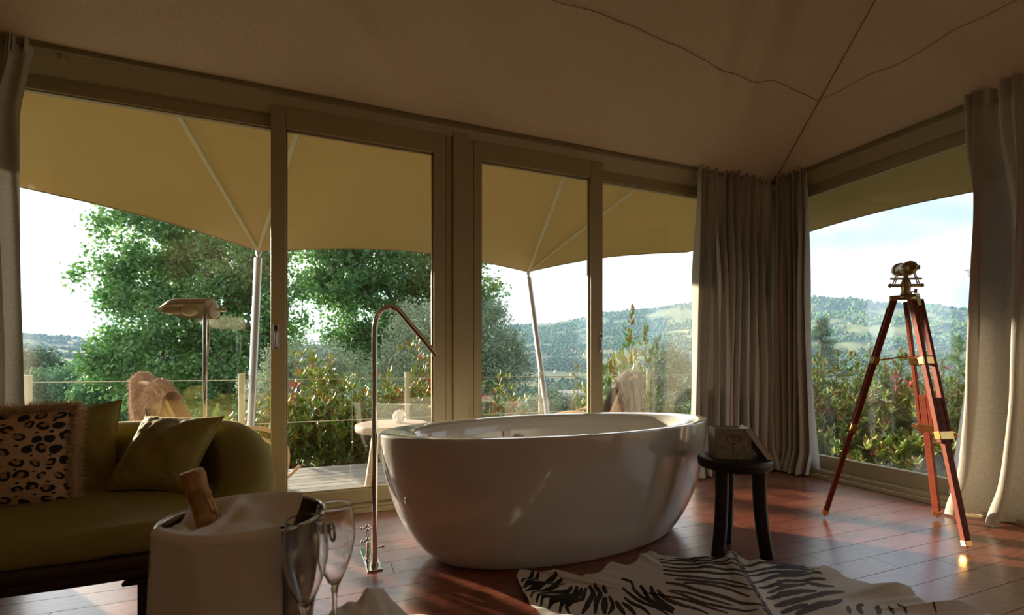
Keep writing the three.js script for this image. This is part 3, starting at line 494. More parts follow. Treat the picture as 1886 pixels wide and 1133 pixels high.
// photinia shrubs: stems with glossy leaves, young growth red
const photLeaf = leafGeo(0.078, 0.034, 0.22, 0.25, 3);
const leafMeshMats = [[0.2, 0.3, 0.05], [0.09, 0.17, 0.035], [0.3, 0.36, 0.07], [0.5, 0.16, 0.1], [0.42, 0.26, 0.1]].map(([r, g, b]) => new THREE.MeshPhysicalMaterial({ color: lin(r, g, b), roughness: 0.36, transmission: 0.4, thickness: 0, side: THREE.DoubleSide }));
function photinia(label, x, topY, d, { width = 40, stems = 14, red = 0.2, size = 1, seed = 1, group, single = 0, leggy = 0, dens = 1 }) {
  const R = rng(seed * 131 + 7), b = at(x, 800, d), gy = Math.max(groundAt(b.x, b.z), -1.1), t = thing('photinia', label, 'shrub', [b.x, gy, b.z], 0, group);
  const H = at(x, topY, d).y - gy, w = width / 881 * d, gs = [], list = [], pieces = [], q = new THREE.Quaternion(), up = V(0, 1, 0);
  for (let s = 0; s < stems; s++) {
    const a = R() * 6.28, rad = w * Math.sqrt(R()), h = H * (s === 0 ? 1 : (0.58 + 0.4 * R()) * (1 - 0.22 * (rad / w) ** 2)), tip = V(Math.cos(a) * rad, h, Math.sin(a) * rad), foot = V(Math.cos(a) * rad * 0.25, -0.1, Math.sin(a) * rad * 0.25);
    const mid = foot.clone().lerp(tip, 0.55).add(V(Math.cos(a), 0, Math.sin(a)).multiplyScalar(rad * 0.18)), c = new THREE.CatmullRomCurve3([foot, mid, tip]);
    gs.push(bar([foot, mid, tip], [0.009, 0.006, 0.0025], 5, 7));
    const isRed = R() < red * 0.6, n = Math.round((34 + 16 * R()) * dens * h / 1.3 * (leggy ? 0.55 : 1));
    const put = (p, dir, k, f, sc) => {
      q.setFromUnitVectors(up, dir.normalize()); const spin = new THREE.Quaternion().setFromAxisAngle(dir, Math.PI / 2 + (R() - 0.5) * 1.4 - Math.atan2(dir.z, dir.x)); const Q = spin.multiply(q.clone());
      const tt = clamp01(f + (R() - 0.5) * 0.3); let c4;
      if (isRed && f > 0.8) c4 = [0.5 + 0.15 * R(), 0.12 + 0.1 * R(), 0.09 + 0.06 * R()]; else if (R() < 0.04 + red * 0.05) c4 = [0.48, 0.24, 0.09];
      else c4 = [lerp(0.10, 0.46, tt * R() + 0.25 * tt), lerp(0.22, 0.52, tt * (0.4 + 0.6 * R())), lerp(0.05, 0.085, R())];
      list.push({ p, s: size * sc * (0.75 + 0.5 * R()), q: Q, c: lin(...c4), c4, red: isRed && f > 0.8 });
    };
    for (let k = 0; k < n; k++) {
      const f = (leggy ? 0.45 : 0.2) + (leggy ? 0.55 : 0.8) * ((k + R()) / n), p = c.getPoint(Math.min(1, f)), ang = k * 2.4 + R(), el = 0.15 + 0.7 * R() + (f > 0.92 ? 0.5 : 0);
      const off = (f > 0.9 ? 0.01 : 0.05 * R() * size) , dir = V(Math.cos(ang) * Math.cos(el), Math.sin(el), Math.sin(ang) * Math.cos(el)); p.addScaledVector(dir, off);
      put(p, dir, k, f, 1);
      if (f < 0.93 && k % 3 === 0 && !leggy) {          // side twig with its own tuft
        const L = 0.1 + 0.12 * R(), e = p.clone().add(V(Math.cos(ang) * L, L * (0.3 + 0.6 * R()), Math.sin(ang) * L)); gs.push(bar([c.getPoint(f), e], [0.003, 0.0015], 4));
        for (let m2 = 0; m2 < 7; m2++) { const a2 = m2 * 2.4 + R(), e2 = 0.1 + 0.9 * R(); put(e.clone().add(V(0, -0.05 * R(), 0)), V(Math.cos(a2) * Math.cos(e2), Math.sin(e2), Math.sin(a2) * Math.cos(e2)), m2, f * 0.95, 1); }
      }
    }
  }
  part('stem', gs, twig, t);
  if (single) {                                          // the leaves nearest the glass are parts of their own
    const toEye = V(-t.position.x, 0, -t.position.z).normalize(); list.sort((p, r) => r.p.dot(toEye) + 0.5 * r.p.y - p.p.dot(toEye) - 0.5 * p.p.y);
    for (const it of list.splice(0, single)) { const c = it.c4, k = it.red ? 3 : c[0] > 0.42 ? 4 : c[1] > 0.27 ? 2 : c[1] > 0.18 ? 0 : 1, o = shadowy(new THREE.Mesh(photLeaf, leafMeshMats[k])); o.name = subName(t, 'leaf'); o.position.copy(it.p); o.quaternion.copy(it.q); o.scale.setScalar(it.s); t.add(o); }
  }
  scatter('foliage', photLeaf, FOL.shrub, list, t);
  return t;
}
{
  const g = 'photinia hedge along the deck railing';
  const L = 'photinia shrub of the hedge just beyond the deck railing';
  photinia('red tipped photinia shrub beside the left canopy pole', 476, 722, 5.6, { width: 34, stems: 16, red: 0.75, seed: 1, single: 30 });
  photinia('green photinia shrub of the hedge, just right of the first door stile', 535, 706, 5.5, { width: 46, stems: 20, red: 0.3, seed: 2, single: 40, dens: 1.1 });
  photinia('tallest yellow green photinia shrub behind the railing, left of the bath tap', 605, 648, 5.6, { width: 55, stems: 24, red: 0.08, seed: 3, single: 50, dens: 1.1 });
  photinia('bushy photinia shrub of the hedge directly behind the bath tap', 668, 682, 5.5, { width: 50, stems: 22, red: 0.12, seed: 4, single: 50, dens: 1.1 });
  photinia('photinia shrub of the hedge behind the outdoor wooden table', 725, 684, 5.5, { width: 48, stems: 20, red: 0.1, seed: 5, single: 40, dens: 1.1 });
  photinia('tall red topped photinia shrub at the left side of the central mullion', 778, 632, 5.9, { width: 38, stems: 20, red: 0.7, seed: 6, single: 30 });
  photinia('photinia shrub hidden mostly by the central mullion', 835, 690, 5.6, { width: 45, stems: 16, red: 0.1, seed: 7 });
  photinia('photinia shrub with red tips at the right side of the central mullion', 905, 690, 5.8, { width: 44, stems: 18, red: 0.3, seed: 8, single: 30 });
  photinia('photinia shrub left of the leaning right canopy pole', 955, 708, 5.8, { width: 42, stems: 16, red: 0.05, seed: 9, single: 25 });
  photinia('low photinia shrub behind the bathtub rim, right of the leaning pole', 1040, 742, 6.0, { width: 44, stems: 12, red: 0.03, seed: 10 });
  photinia('photinia shrub straddling the narrow door stile', 1085, 668, 6.0, { width: 26, stems: 9, red: 0.1, seed: 11, leggy: 1 });
  photinia('tall leggy photinia rising above the grey fur throw', 1150, 574, 6.2, { width: 72, stems: 16, red: 0.02, seed: 12, leggy: 1, single: 40, size: 1.3, dens: 1.5 });
  photinia('dense photinia shrub behind the grey fur throw', 1165, 660, 6.2, { width: 56, stems: 20, red: 0.03, seed: 13, single: 20 });
  photinia('photinia shrub between the right fence post and the corner curtain', 1228, 722, 6.0, { width: 44, stems: 18, red: 0.02, seed: 14, single: 20 });
  const B = [[1515, 650, 5.2, 46, 0.3, 'photinia shrub beside the bottom of the corner curtain in the right window'], [1560, 705, 4.8, 46, 0.1, 'photinia shrub left of the left telescope leg'], [1600, 640, 5.6, 44, 0.2, 'taller photinia shrub directly behind the left telescope leg'], [1645, 650, 5.2, 52, 0.3, 'reddish photinia shrub between the telescope legs'], [1690, 690, 4.6, 50, 0.1, 'photinia shrub right behind the joined telescope legs'], [1735, 670, 5.0, 50, 0.15, 'photinia shrub between the telescope and the right curtain'], [1785, 665, 5.2, 46, 0.1, 'photinia shrub at the edge of the right curtain']];
  B.forEach(([x, y, d, w, red, label], i) => photinia(label, x, y, d, { width: w, stems: 26, red: red * 0.45, seed: 20 + i, single: 36, size: 0.72, dens: 2.3 }));
  [[1530, 4.75], [1590, 4.6], [1650, 4.45], [1710, 4.3], [1770, 4.2]].forEach(([x, d], i) => photinia(['low photinia shrub nearest the corner, at the foot of the right window', 'low photinia shrub left of the telescope, at the foot of the right window', 'low photinia shrub under the telescope, at the foot of the right window', 'low photinia shrub right of the telescope, at the foot of the right window', 'low photinia shrub nearest the right curtain, at the foot of the right window'][i], x, 770, d, { width: 55, stems: 16, red: 0.05, seed: 40 + i, single: 20, size: 0.9, dens: 1.6 }));
}
// ---------------------------------------------------------------- deck, railing, outdoor furniture
{
  const R = rng(3), d = struct('deck', 'weathered grey timber deck outside the glass front');
  const mats = [[0.36, 0.35, 0.31], [0.31, 0.30, 0.265], [0.40, 0.385, 0.34]].map(([r, g, b], i) => { const m = grainB.clone(); m.offset.set(i * 0.31, i * 0.17); m.needsUpdate = true; return mat(r, g, b, 0.75, { map: m, bumpMap: m, bumpScale: 0.001 }); });
  const geo = box(6.9, 0.028, 0.116, 0, 0, 0, 0.004);
  for (let k = 0; k < 15; k++) { const o = shadowy(new THREE.Mesh(geo, mats[k % 3])); o.name = subName(d, 'deck_board'); o.position.set(0.95, -0.134 + (R() - 0.5) * 0.002, -3.4 - k * 0.1215); d.add(o); }
  part('joist', [span(-2.5, 4.4, -0.3, -0.148, -5.1, -5.06), span(-2.5, 4.4, -0.3, -0.148, -4.3, -4.25), span(-2.5, 4.4, -0.3, -0.148, -3.5, -3.45), ...[-2.4, -1, 0.4, 1.8, 3.2, 4.35].map((x) => span(x, x + 0.07, -0.75, -0.148, -5.05, -4.98))], M.frameDark, d);
}
{
  const r = thing('deck_railing', 'cream deck railing of round posts strung with two thin wires', 'railing', [0, -0.12, -4.9]);
  for (const x of [-2.155, -0.676, 0.8, 2.292, 3.766]) part('post', [cyl(0.027, 0.027, 0.93, x, 0, 0, 18), cyl(0.03, 0.03, 0.012, x, 0.93, 0, 18), cyl(0.05, 0.05, 0.01, x, 0, 0, 18)], M.rail, r);
  for (const y of [0.885, 0.485]) part('wire', bar([V(-3.2, y, 0), V(4.6, y, 0)], 0.0045, 6), M.rail, r);
}
const rattan = mat(0.62, 0.40, 0.22, 0.5), rattanDark = mat(0.5, 0.29, 0.14, 0.55);
function rockingChair(label, x, z, turn) {
  const t = thing('rocking_chair', label, 'chair', [x, -0.12, z], turn, 'rattan chairs on the deck'); t.scale.setScalar(0.93);
  for (const s of [-1, 1]) {
    const zz = 0.29 * s;
    part('side_frame', [bar([[-0.36, 0.56, zz * 0.9], [-0.12, 0.61, zz], [0.12, 0.605, zz], [0.31, 0.53, zz], [0.40, 0.36, zz], [0.36, 0.17, zz], [0.2, 0.06, zz], [0, 0.03, zz], [-0.25, 0.05, zz], [-0.45, 0.13, zz]], 0.017, 10, 48), bar([[-0.34, 0.49, zz * 0.9], [-0.1, 0.545, zz], [0.1, 0.54, zz], [0.25, 0.47, zz], [0.32, 0.34, zz], [0.27, 0.26, zz]], 0.012, 8, 30)], rattan, t);
    part('rocker', bar([[0.16, 0.045, zz * 0.95], [0.36, 0.13, zz * 0.95], [0.52, 0.235, zz * 0.95]], 0.02, 8, 10, 0.6), rattan, t);
    part('back_post', bar([[-0.2, 0.3, zz * 0.9], [-0.36, 0.6, zz * 0.9], [-0.47, 0.86, zz * 0.82]], 0.015, 8, 12), rattan, t);
  }
  part('back_rail', bar([[-0.47, 0.86, -0.24], [-0.51, 0.95, -0.16], [-0.52, 0.98, 0], [-0.51, 0.95, 0.16], [-0.47, 0.86, 0.24]], 0.015, 8, 24), rattan, t);
  for (let k = 0; k < 11; k++) { const f = (k - 5) / 5; part('back_slat', bar([[-0.2, 0.31, f * 0.2], [-0.36, 0.6, f * 0.22], [-0.505 + 0.03 * f * f, 0.955 - 0.08 * f * f, f * 0.22]], [0.008, 0.008, 0.007], 6, 8), k % 2 ? rattanDark : rattan, t); }
  part('seat', [bar([[-0.22, 0.3, -0.26], [0.24, 0.36, -0.26], [0.28, 0.36, -0.2], [0.28, 0.36, 0.2], [0.24, 0.36, 0.26], [-0.22, 0.3, 0.26]], 0.016, 8, 40)], rattan, t);
  for (let k = 0; k < 12; k++) part('seat_cane', bar([[-0.21 + k * 0.041, 0.302 + k * 0.0048, -0.26], [-0.21 + k * 0.041, 0.292 + k * 0.0048, 0], [-0.21 + k * 0.041, 0.302 + k * 0.0048, 0.26]], 0.011, 6, 6), k % 2 ? rattanDark : rattan, t);
}
const hairGeo = (() => { const g = new THREE.BufferGeometry(); g.setAttribute('position', new THREE.Float32BufferAttribute([-0.0011, 0, 0, 0.0011, 0, 0, -0.0007, 0.016, 0.003, 0.0007, 0.016, 0.003, 0, 0.03, 0.011], 3)); g.setIndex([0, 1, 2, 1, 3, 2, 2, 3, 4]); g.computeVertexNormals(); g.setAttribute('uv', new THREE.BufferAttribute(new Float32Array(10), 2)); return g; })();
const hairMat = new THREE.MeshPhysicalMaterial({ color: 0xffffff, roughness: 0.6, side: THREE.DoubleSide, transmission: 0.3, thickness: 0 });
function fur(parent, geo, n, s, tint, seed, lay = V(0, -0.6, 0), name = 'fur') {     // short hairs standing on a surface
  const R = rng(seed), p = geo.attributes.position, nn = geo.attributes.normal, ix = geo.index, list = [], a = V(), b = V(), c = V(), na = V(), nf = ix.count / 3, cum = [0];
  for (let i = 0; i < nf; i++) { a.fromBufferAttribute(p, ix.getX(i * 3)); b.fromBufferAttribute(p, ix.getX(i * 3 + 1)); c.fromBufferAttribute(p, ix.getX(i * 3 + 2)); cum.push(cum[i] + b.sub(a).cross(c.sub(a)).length()); }
  for (let k = 0; k < n; k++) {
    const t = R() * cum[nf]; let lo = 0, hi = nf; while (lo < hi - 1) { const m = (lo + hi) >> 1; cum[m] <= t ? (lo = m) : (hi = m); }
    let u = R(), v = R(); if (u + v > 1) { u = 1 - u; v = 1 - v; }
    const q = V(); na.set(0, 0, 0);
    [[0, 1 - u - v], [1, u], [2, v]].forEach(([m, w]) => { const id = ix.getX(lo * 3 + m); q.addScaledVector(a.fromBufferAttribute(p, id), w); na.addScaledVector(b.fromBufferAttribute(nn, id), w); });
    if (R() < 0.5 && parent.userData.twoSided) na.negate();
    const dir = na.clone().normalize().addScaledVector(lay, 1).add(V((R() - 0.5) * 0.6, (R() - 0.5) * 0.6, (R() - 0.5) * 0.6)).normalize();
    list.push({ p: q, s: s * (0.7 + 0.6 * R()), q: new THREE.Quaternion().setFromUnitVectors(V(0, 1, 0), dir).multiply(new THREE.Quaternion().setFromAxisAngle(V(0, 1, 0), R() * 6.28)), c: tint(R, q) });
  }
  return scatter(name, hairGeo, hairMat, list, parent);
}
function furThrow(label, x, z, turn, mirror, hide, tint, seed, group) {
  const t = thing('fur_throw', label, 'throw', [x, -0.12, z], turn);
  const g = sheet(36, 60, (u, v) => {
    const w = (u - 0.5) * 2, hemR = w > 0.15 ? lerp(0.46, 0.80, smooth(0.15, 0.32, w) - 0.4 * smooth(0.6, 1, w)) : 0.42 + 0.05 * Math.sin(w * 7), hemF = 0.62;
    const top = 1.02 - 0.11 * Math.pow(Math.abs(w), 2.2) + 0.035 * Math.cos(w * 6 + seed), fold = 0.022 * Math.sin(w * 9 + seed * 2 + v * 1.3) + 0.02 * noise3.noise(w * 2.4, v * 3, seed);
    let X, Y; const zz = mirror * w * (0.275 + 0.03 * Math.abs(v - 0.4));
    if (v < 0.3) { const k = v / 0.3; Y = lerp(hemF, top - 0.03, k); X = -0.29 - (Y - 0.6) * 0.45 - 0.02 + 0.045; }
    else if (v < 0.42) { const k = (v - 0.3) / 0.12, a = Math.PI * k; Y = top - 0.03 + 0.035 * Math.sin(a); X = -0.29 - (top - 0.63) * 0.45 - 0.02 + 0.045 * Math.cos(a); }
    else { const k = (v - 0.42) / 0.58; Y = lerp(top - 0.03, hemR, k); X = -0.29 - (top - 0.63) * 0.45 - 0.02 - 0.045 - 0.03 * Math.sin(k * 2.2) + (top - 0.03 - Y) * 0.16; X -= fold; }
    return [X, Y, zz];
  });
  const o = part('hide', g, hide, t); t.userData.twoSided = true;
  t.scale.setScalar(0.93); fur(t, g, 16000, 1.0, tint, seed, V(0, -0.9, 0)); delete t.userData.twoSided;
  return t;
}
const CH1 = [-0.71, -4.12, 0.6], CH2 = [2.42, -4.12, Math.PI - 0.95];
rockingChair('bent rattan rocking chair behind the sofa, under the brown fur throw', ...CH1);
rockingChair('bent rattan rocking chair behind the bathtub, under the grey fur throw', ...CH2);
furThrow('reddish brown fur throw draped over the back of a rattan chair', ...CH1, 1, mat(0.42, 0.27, 0.19, 0.9, { side: THREE.DoubleSide }), (R) => { const k = 0.75 + 0.5 * R(); return lin(0.52 * k, 0.35 * k, 0.25 * k); }, 1.7);
furThrow('grey brown fur throw draped over the back of the right rattan chair', ...CH2, -1, mat(0.2, 0.185, 0.175, 0.9, { side: THREE.DoubleSide }), (R, p) => { const k = 0.7 + 0.5 * R(), b = noise3.noise(p.z * 9, p.y * 2, 3) > 0.1; return b ? lin(0.15 * k, 0.12 * k, 0.105 * k) : lin(0.36 * k, 0.345 * k, 0.33 * k); }, 3.1);
{
  const pale = mat(0.6, 0.46, 0.34, 0.65, { map: grainB, bumpMap: grainB, bumpScale: 0.0006 });
  const t = thing('garden_table', 'round pale timber side table with splayed legs on the deck', 'table', [0.56, -0.12, -4.2]);
  part('tabletop', lathe([[0, 0.455], [0.29, 0.455], [0.305, 0.462], [0.31, 0.48], [0.31, 0.505], [0.303, 0.518], [0.29, 0.522], [0, 0.522]], 48), pale, t);
  for (const [a] of [[2.6], [3.9], [0.8], [5.4]]) part('leg', bar([[Math.cos(a) * 0.17, 0.46, Math.sin(a) * 0.17], [Math.cos(a) * 0.2, 0.25, Math.sin(a) * 0.2], [Math.cos(a) * 0.245, 0, Math.sin(a) * 0.245]], [0.034, 0.035, 0.036], 8, 8), pale, t);
  const c = thing('candle_holder', 'round cut glass candle holder on the outdoor table', 'candle holder', [0.62, 0.402, -4.2]);
  const facets = new THREE.IcosahedronGeometry(0.062, 1).translate(0, 0.052, 0);
  part('bowl', facets, mat(0.85, 0.84, 0.8, 0.15, { transmission: 0.6, thickness: 0.02, ior: 1.45 }), c);
  part('candle', cyl(0.022, 0.022, 0.04, 0, 0.02, 0), mat(0.8, 0.76, 0.66, 0.6), c);
}
{
  const p = at(1780, 504, 4.7), t = thing('garden_lamp', 'small grey garden floodlight seen at the edge of the right curtain', 'lamp', [p.x + 0.16, -0.55, p.z + 0.1]), h = p.y + 0.55;
  part('post', bar([[0, 0, 0], [0, h + 0.05, 0]], 0.018, 12), M.alu, t);
  part('arm', bar([[0, h + 0.03, 0], [-0.08, h + 0.035, -0.05], [-0.17, h + 0.03, -0.105]], 0.008, 8), M.alu, t);
  part('head', bar([[-0.15, h + 0.03, -0.095], [-0.13, h - 0.03, -0.085]], [0.02, 0.05], 16), M.alu, t);
}
// ---------------------------------------------------------------- bathtub, tap, stool, box
{
  const white = mat(0.58, 0.56, 0.52, 0.2, { clearcoat: 1.0, clearcoatRoughness: 0.05 });
  const t = thing('bathtub', 'large oval white freestanding bathtub with a glossy shell', 'bathtub', [1.172, 0, -2.245], 0.057), A = 0.938, B = 0.426, H = 0.605;
  // [scale, height] from the plinth up the outside, over the rim and down inside
  const out = [[0.70, 0.0], [0.735, 0.012], [0.78, 0.05], [0.832, 0.105], [0.878, 0.17], [0.915, 0.24], [0.945, 0.32], [0.968, 0.40], [0.984, 0.475], [0.995, 0.54], [1.0, 0.585], [0.999, 0.598], [0.994, 0.604], [0.985, 0.605]];
  const ring = (s) => s, seg = 128;
  const shell = sheet(seg, 60, (u, v) => {
    const f = v * (out.length - 1), k = Math.min(out.length - 2, Math.floor(f)), q = f - k; const s = lerp(out[k][0], out[k + 1][0], q), y = lerp(out[k][1], out[k + 1][1], q), a = u * Math.PI * 2;
    const ca = Math.cos(a), sa = Math.sin(a), lowRound = 1 - 0.06 * (1 - y / H) * 0;
    return [ca * A * s, y, -sa * B * (s + (1 - s) * 0.12) * lowRound];
  });
  // smooth the profile along v by sampling a spline
  const curve = new THREE.CatmullRomCurve3(out.map(([s, y]) => V(s, y, 0)), false, 'centripetal');
  const shell2 = sheet(seg, 70, (u, v) => { const p = curve.getPoint(v), a = u * Math.PI * 2; return [Math.cos(a) * A * p.x, p.y, -Math.sin(a) * B * (p.x + (1 - p.x) * 0.12)]; });
  part('shell', weld(shell2), white, t);
  const inn = [[0, 0.605], [0.2, 0.606], [0.55, 0.603], [0.82, 0.597], [1, 0.583], [1.06, 0.55], [1.12, 0.45], [1.22, 0.32], [1.4, 0.2], [1.75, 0.14], [2.4, 0.125], [2.9, 0.122]];
  const ci = new THREE.CatmullRomCurve3(inn.map(([s, y]) => V(s, y, 0)), false, 'centripetal');
  const basin = sheet(seg, 70, (u, v) => {
    const p = ci.getPoint(v), a = u * Math.PI * 2, ca = Math.cos(a), sa = Math.sin(a), w = Math.min(1, p.x), rest = Math.max(0, p.x - 1) / 1.9;
    const endRim = 0.145, sideRim = 0.062, rx = A * 0.985 - endRim * w, rz = B * 0.985 - sideRim * w;
    return [ca * rx * (1 - rest), p.y, -sa * rz * (1 - rest)];
  });
  part('basin', weld(basin), white, t);
  part('base_skirt', lathe([[0, 0], [0.69, 0], [0.69, 0.014], [0, 0.014]], 64).scale(A, 1, B * 1.05), white, t);
  part('overflow', [cyl(0.022, 0.02, 0.006, 0, 0, 0).rotateX(Math.PI / 2).translate(-0.09, 0.49, -B + 0.118)], M.chrome, t);
  part('badge', box(0.045, 0.03, 0.002, -0.17, 0.515, -B + 0.105, 0.001), mat(0.72, 0.66, 0.55, 0.3), t);
  const d = V(-Math.cos(0.3) * A * 0.945, 0.33, Math.sin(0.3) * B * 0.945);
  part('drain_button', ball(0.02, d.x - 0.0, d.y, d.z + 0.0, 0.35, 1, 0.75), M.chrome, t);
  part('rim_button', cyl(0.011, 0.009, 0.006, -0.2, 0.598, -B + 0.04), M.chrome, t);
}
{
  const t = thing('bath_tap', 'tall chrome floor standing bath tap with a bent spout', 'tap', [0.218, 0, -2.223]);
  part('base_plate', box(0.068, 0.008, 0.275, -0.004, 0.004, -0.095, 0.003).rotateY(0.05), M.chrome, t);
  part('spout', bar([[0, 0.008, 0], [0, 0.4, 0], [0, 0.8, 0], [0, 1.06, 0], [0.0035, 1.1, 0], [0.016, 1.138, 0], [0.038, 1.163, 0], [0.066, 1.174, 0.0], [0.094, 1.167, 0], [0.118, 1.146, 0], [0.15, 1.108, 0], [0.2, 1.05, 0], [0.278, 0.958, 0]], 0.0125, 20, 120), M.chrome, t);
  part('nozzle', bar([[0.268, 0.97, 0], [0.281, 0.955, 0]], 0.0145, 20), M.chrome, t);
  part('base_collar', cyl(0.02, 0.016, 0.02, 0, 0.006, 0), M.chrome, t);
  for (const [x, z, h] of [[-0.022, -0.075, 0.105], [-0.02, -0.125, 0.15]]) {
    part('valve_stem', [cyl(0.008, 0.007, h, x, 0.006, z), cyl(0.014, 0.012, 0.012, x, 0.006, z), ball(0.011, x, h, z)], M.chrome, t);
    part('valve_handle', [bar([[x - 0.024, h - 0.008, z], [x + 0.024, h - 0.008, z]], 0.0045, 10), bar([[x, h - 0.008, z - 0.024], [x, h - 0.008, z + 0.024]], 0.0045, 10), ball(0.009, x - 0.024, h - 0.008, z), ball(0.009, x + 0.024, h - 0.008, z), ball(0.009, x, h - 0.008, z - 0.024), ball(0.009, x, h - 0.008, z + 0.024)], M.chrome, t);
  }
  part('diverter', [bar([[0.008, 0.085, -0.01], [0.036, 0.085, -0.02]], 0.005, 10), ball(0.009, 0.038, 0.085, -0.021)], M.chrome, t);
}
{
  const ebony = mat(0.012, 0.008, 0.007, 0.4, { map: grainB, bumpMap: grainB, bumpScale: 0.0008 });
  const t = thing('stool', 'dark carved wooden stool with three thick bowed legs', 'stool', [1.866, 0, -1.768]);
  part('seat', lathe([[0, 0.408], [0.13, 0.408], [0.155, 0.412], [0.166, 0.422], [0.169, 0.45], [0.165, 0.459], [0.155, 0.463], [0, 0.461]], 48), ebony, t);
  for (const [x, z, w] of [[-0.128, 0.03, 0.032], [0.075, 0.113, 0.033], [0.058, -0.102, 0.029]]) part('leg', bar([[x * 0.80, 0.415, z * 0.80], [x * 0.81, 0.3, z * 0.81], [x * 0.89, 0.15, z * 0.89], [x * 1.05, 0.004, z * 1.05]], [w, w * 0.95, w * 0.93, w * 0.98], 10, 14), ebony, t);
}
{
  const mottled = tex(256, 256, (u, v) => { const a = tnoise(u, v, 6, 2), b = tnoise(u, v, 20, 5); return 0.8 + 0.3 * a + 0.16 * b; });
  mottled.repeat.set(6, 6);
  const hide = mat(0.36, 0.335, 0.26, 0.55, { map: mottled }), inside = mat(0.05, 0.045, 0.04, 0.8), pale = mat(0.6, 0.58, 0.52, 0.7);
  const t = thing('storage_box', 'grey leather box standing open on the dark stool', 'box', [1.842, 0.462, -1.776], -0.5);
  const w = 0.165, d = 0.115, h = 0.145, k = 0.007;
  part('front', box(w, h, k, 0, h / 2, d / 2 - k / 2, 0.002), hide, t); part('back', box(w, h, k, 0, h / 2, -d / 2 + k / 2, 0.002), hide, t);
  for (const s of [-1, 1]) part('side', box(k, h, d - 2 * k, s * (w / 2 - k / 2), h / 2, 0, 0.002), hide, t);
  part('bottom', box(w - 2 * k, k, d - 2 * k, 0, k / 2, 0), inside, t);
  part('lining', [box(w - 2 * k, 0.03, 0.0015, 0, h - 0.02, -d / 2 + k + 0.001), box(0.0015, 0.03, d - 2 * k, -w / 2 + k + 0.001, h - 0.02, 0)], pale, t);
  const arc = Array.from({ length: 15 }, (_, i) => { const a = Math.PI * (1 + i / 14); return V(Math.cos(a) * 0.033, 0.108 + Math.sin(a) * 0.036, d / 2 + 0.0004); });
  part('stitched_tab', [bar(arc, 0.0012, 6), bar([arc[0], arc[14]], 0.0012, 6), bar([V(0, 0.108, d / 2 + 0.0004), V(0, 0.012, d / 2 + 0.0004)], 0.0009, 5), bar([V(-w / 2 + 0.01, 0.118, d / 2 + 0.0002), V(w / 2 - 0.01, 0.12, d / 2 + 0.0002)], 0.0007, 5)], M.black, t);
  const l = thing('box_lid', 'lid of the leather box leaning against its side on the stool', 'lid', [1.934, 0.462, -1.726], -0.5);
  const g = new THREE.Group(); g.name = 'lid_tray'; l.add(g); g.rotation.z = 0.62; g.position.set(0.078, 0.0, 0);
  part('panel', box(0.007, 0.185, 0.125, 0, 0.0925, 0, 0.002), hide, g);
  part('rim', [box(0.026, 0.007, 0.125, -0.012, 0.1815, 0, 0.002), box(0.026, 0.007, 0.125, -0.012, 0.0035, 0, 0.002), box(0.026, 0.185, 0.007, -0.012, 0.0925, 0.059, 0.002), box(0.026, 0.185, 0.007, -0.012, 0.0925, -0.059, 0.002)], pale, g);
}
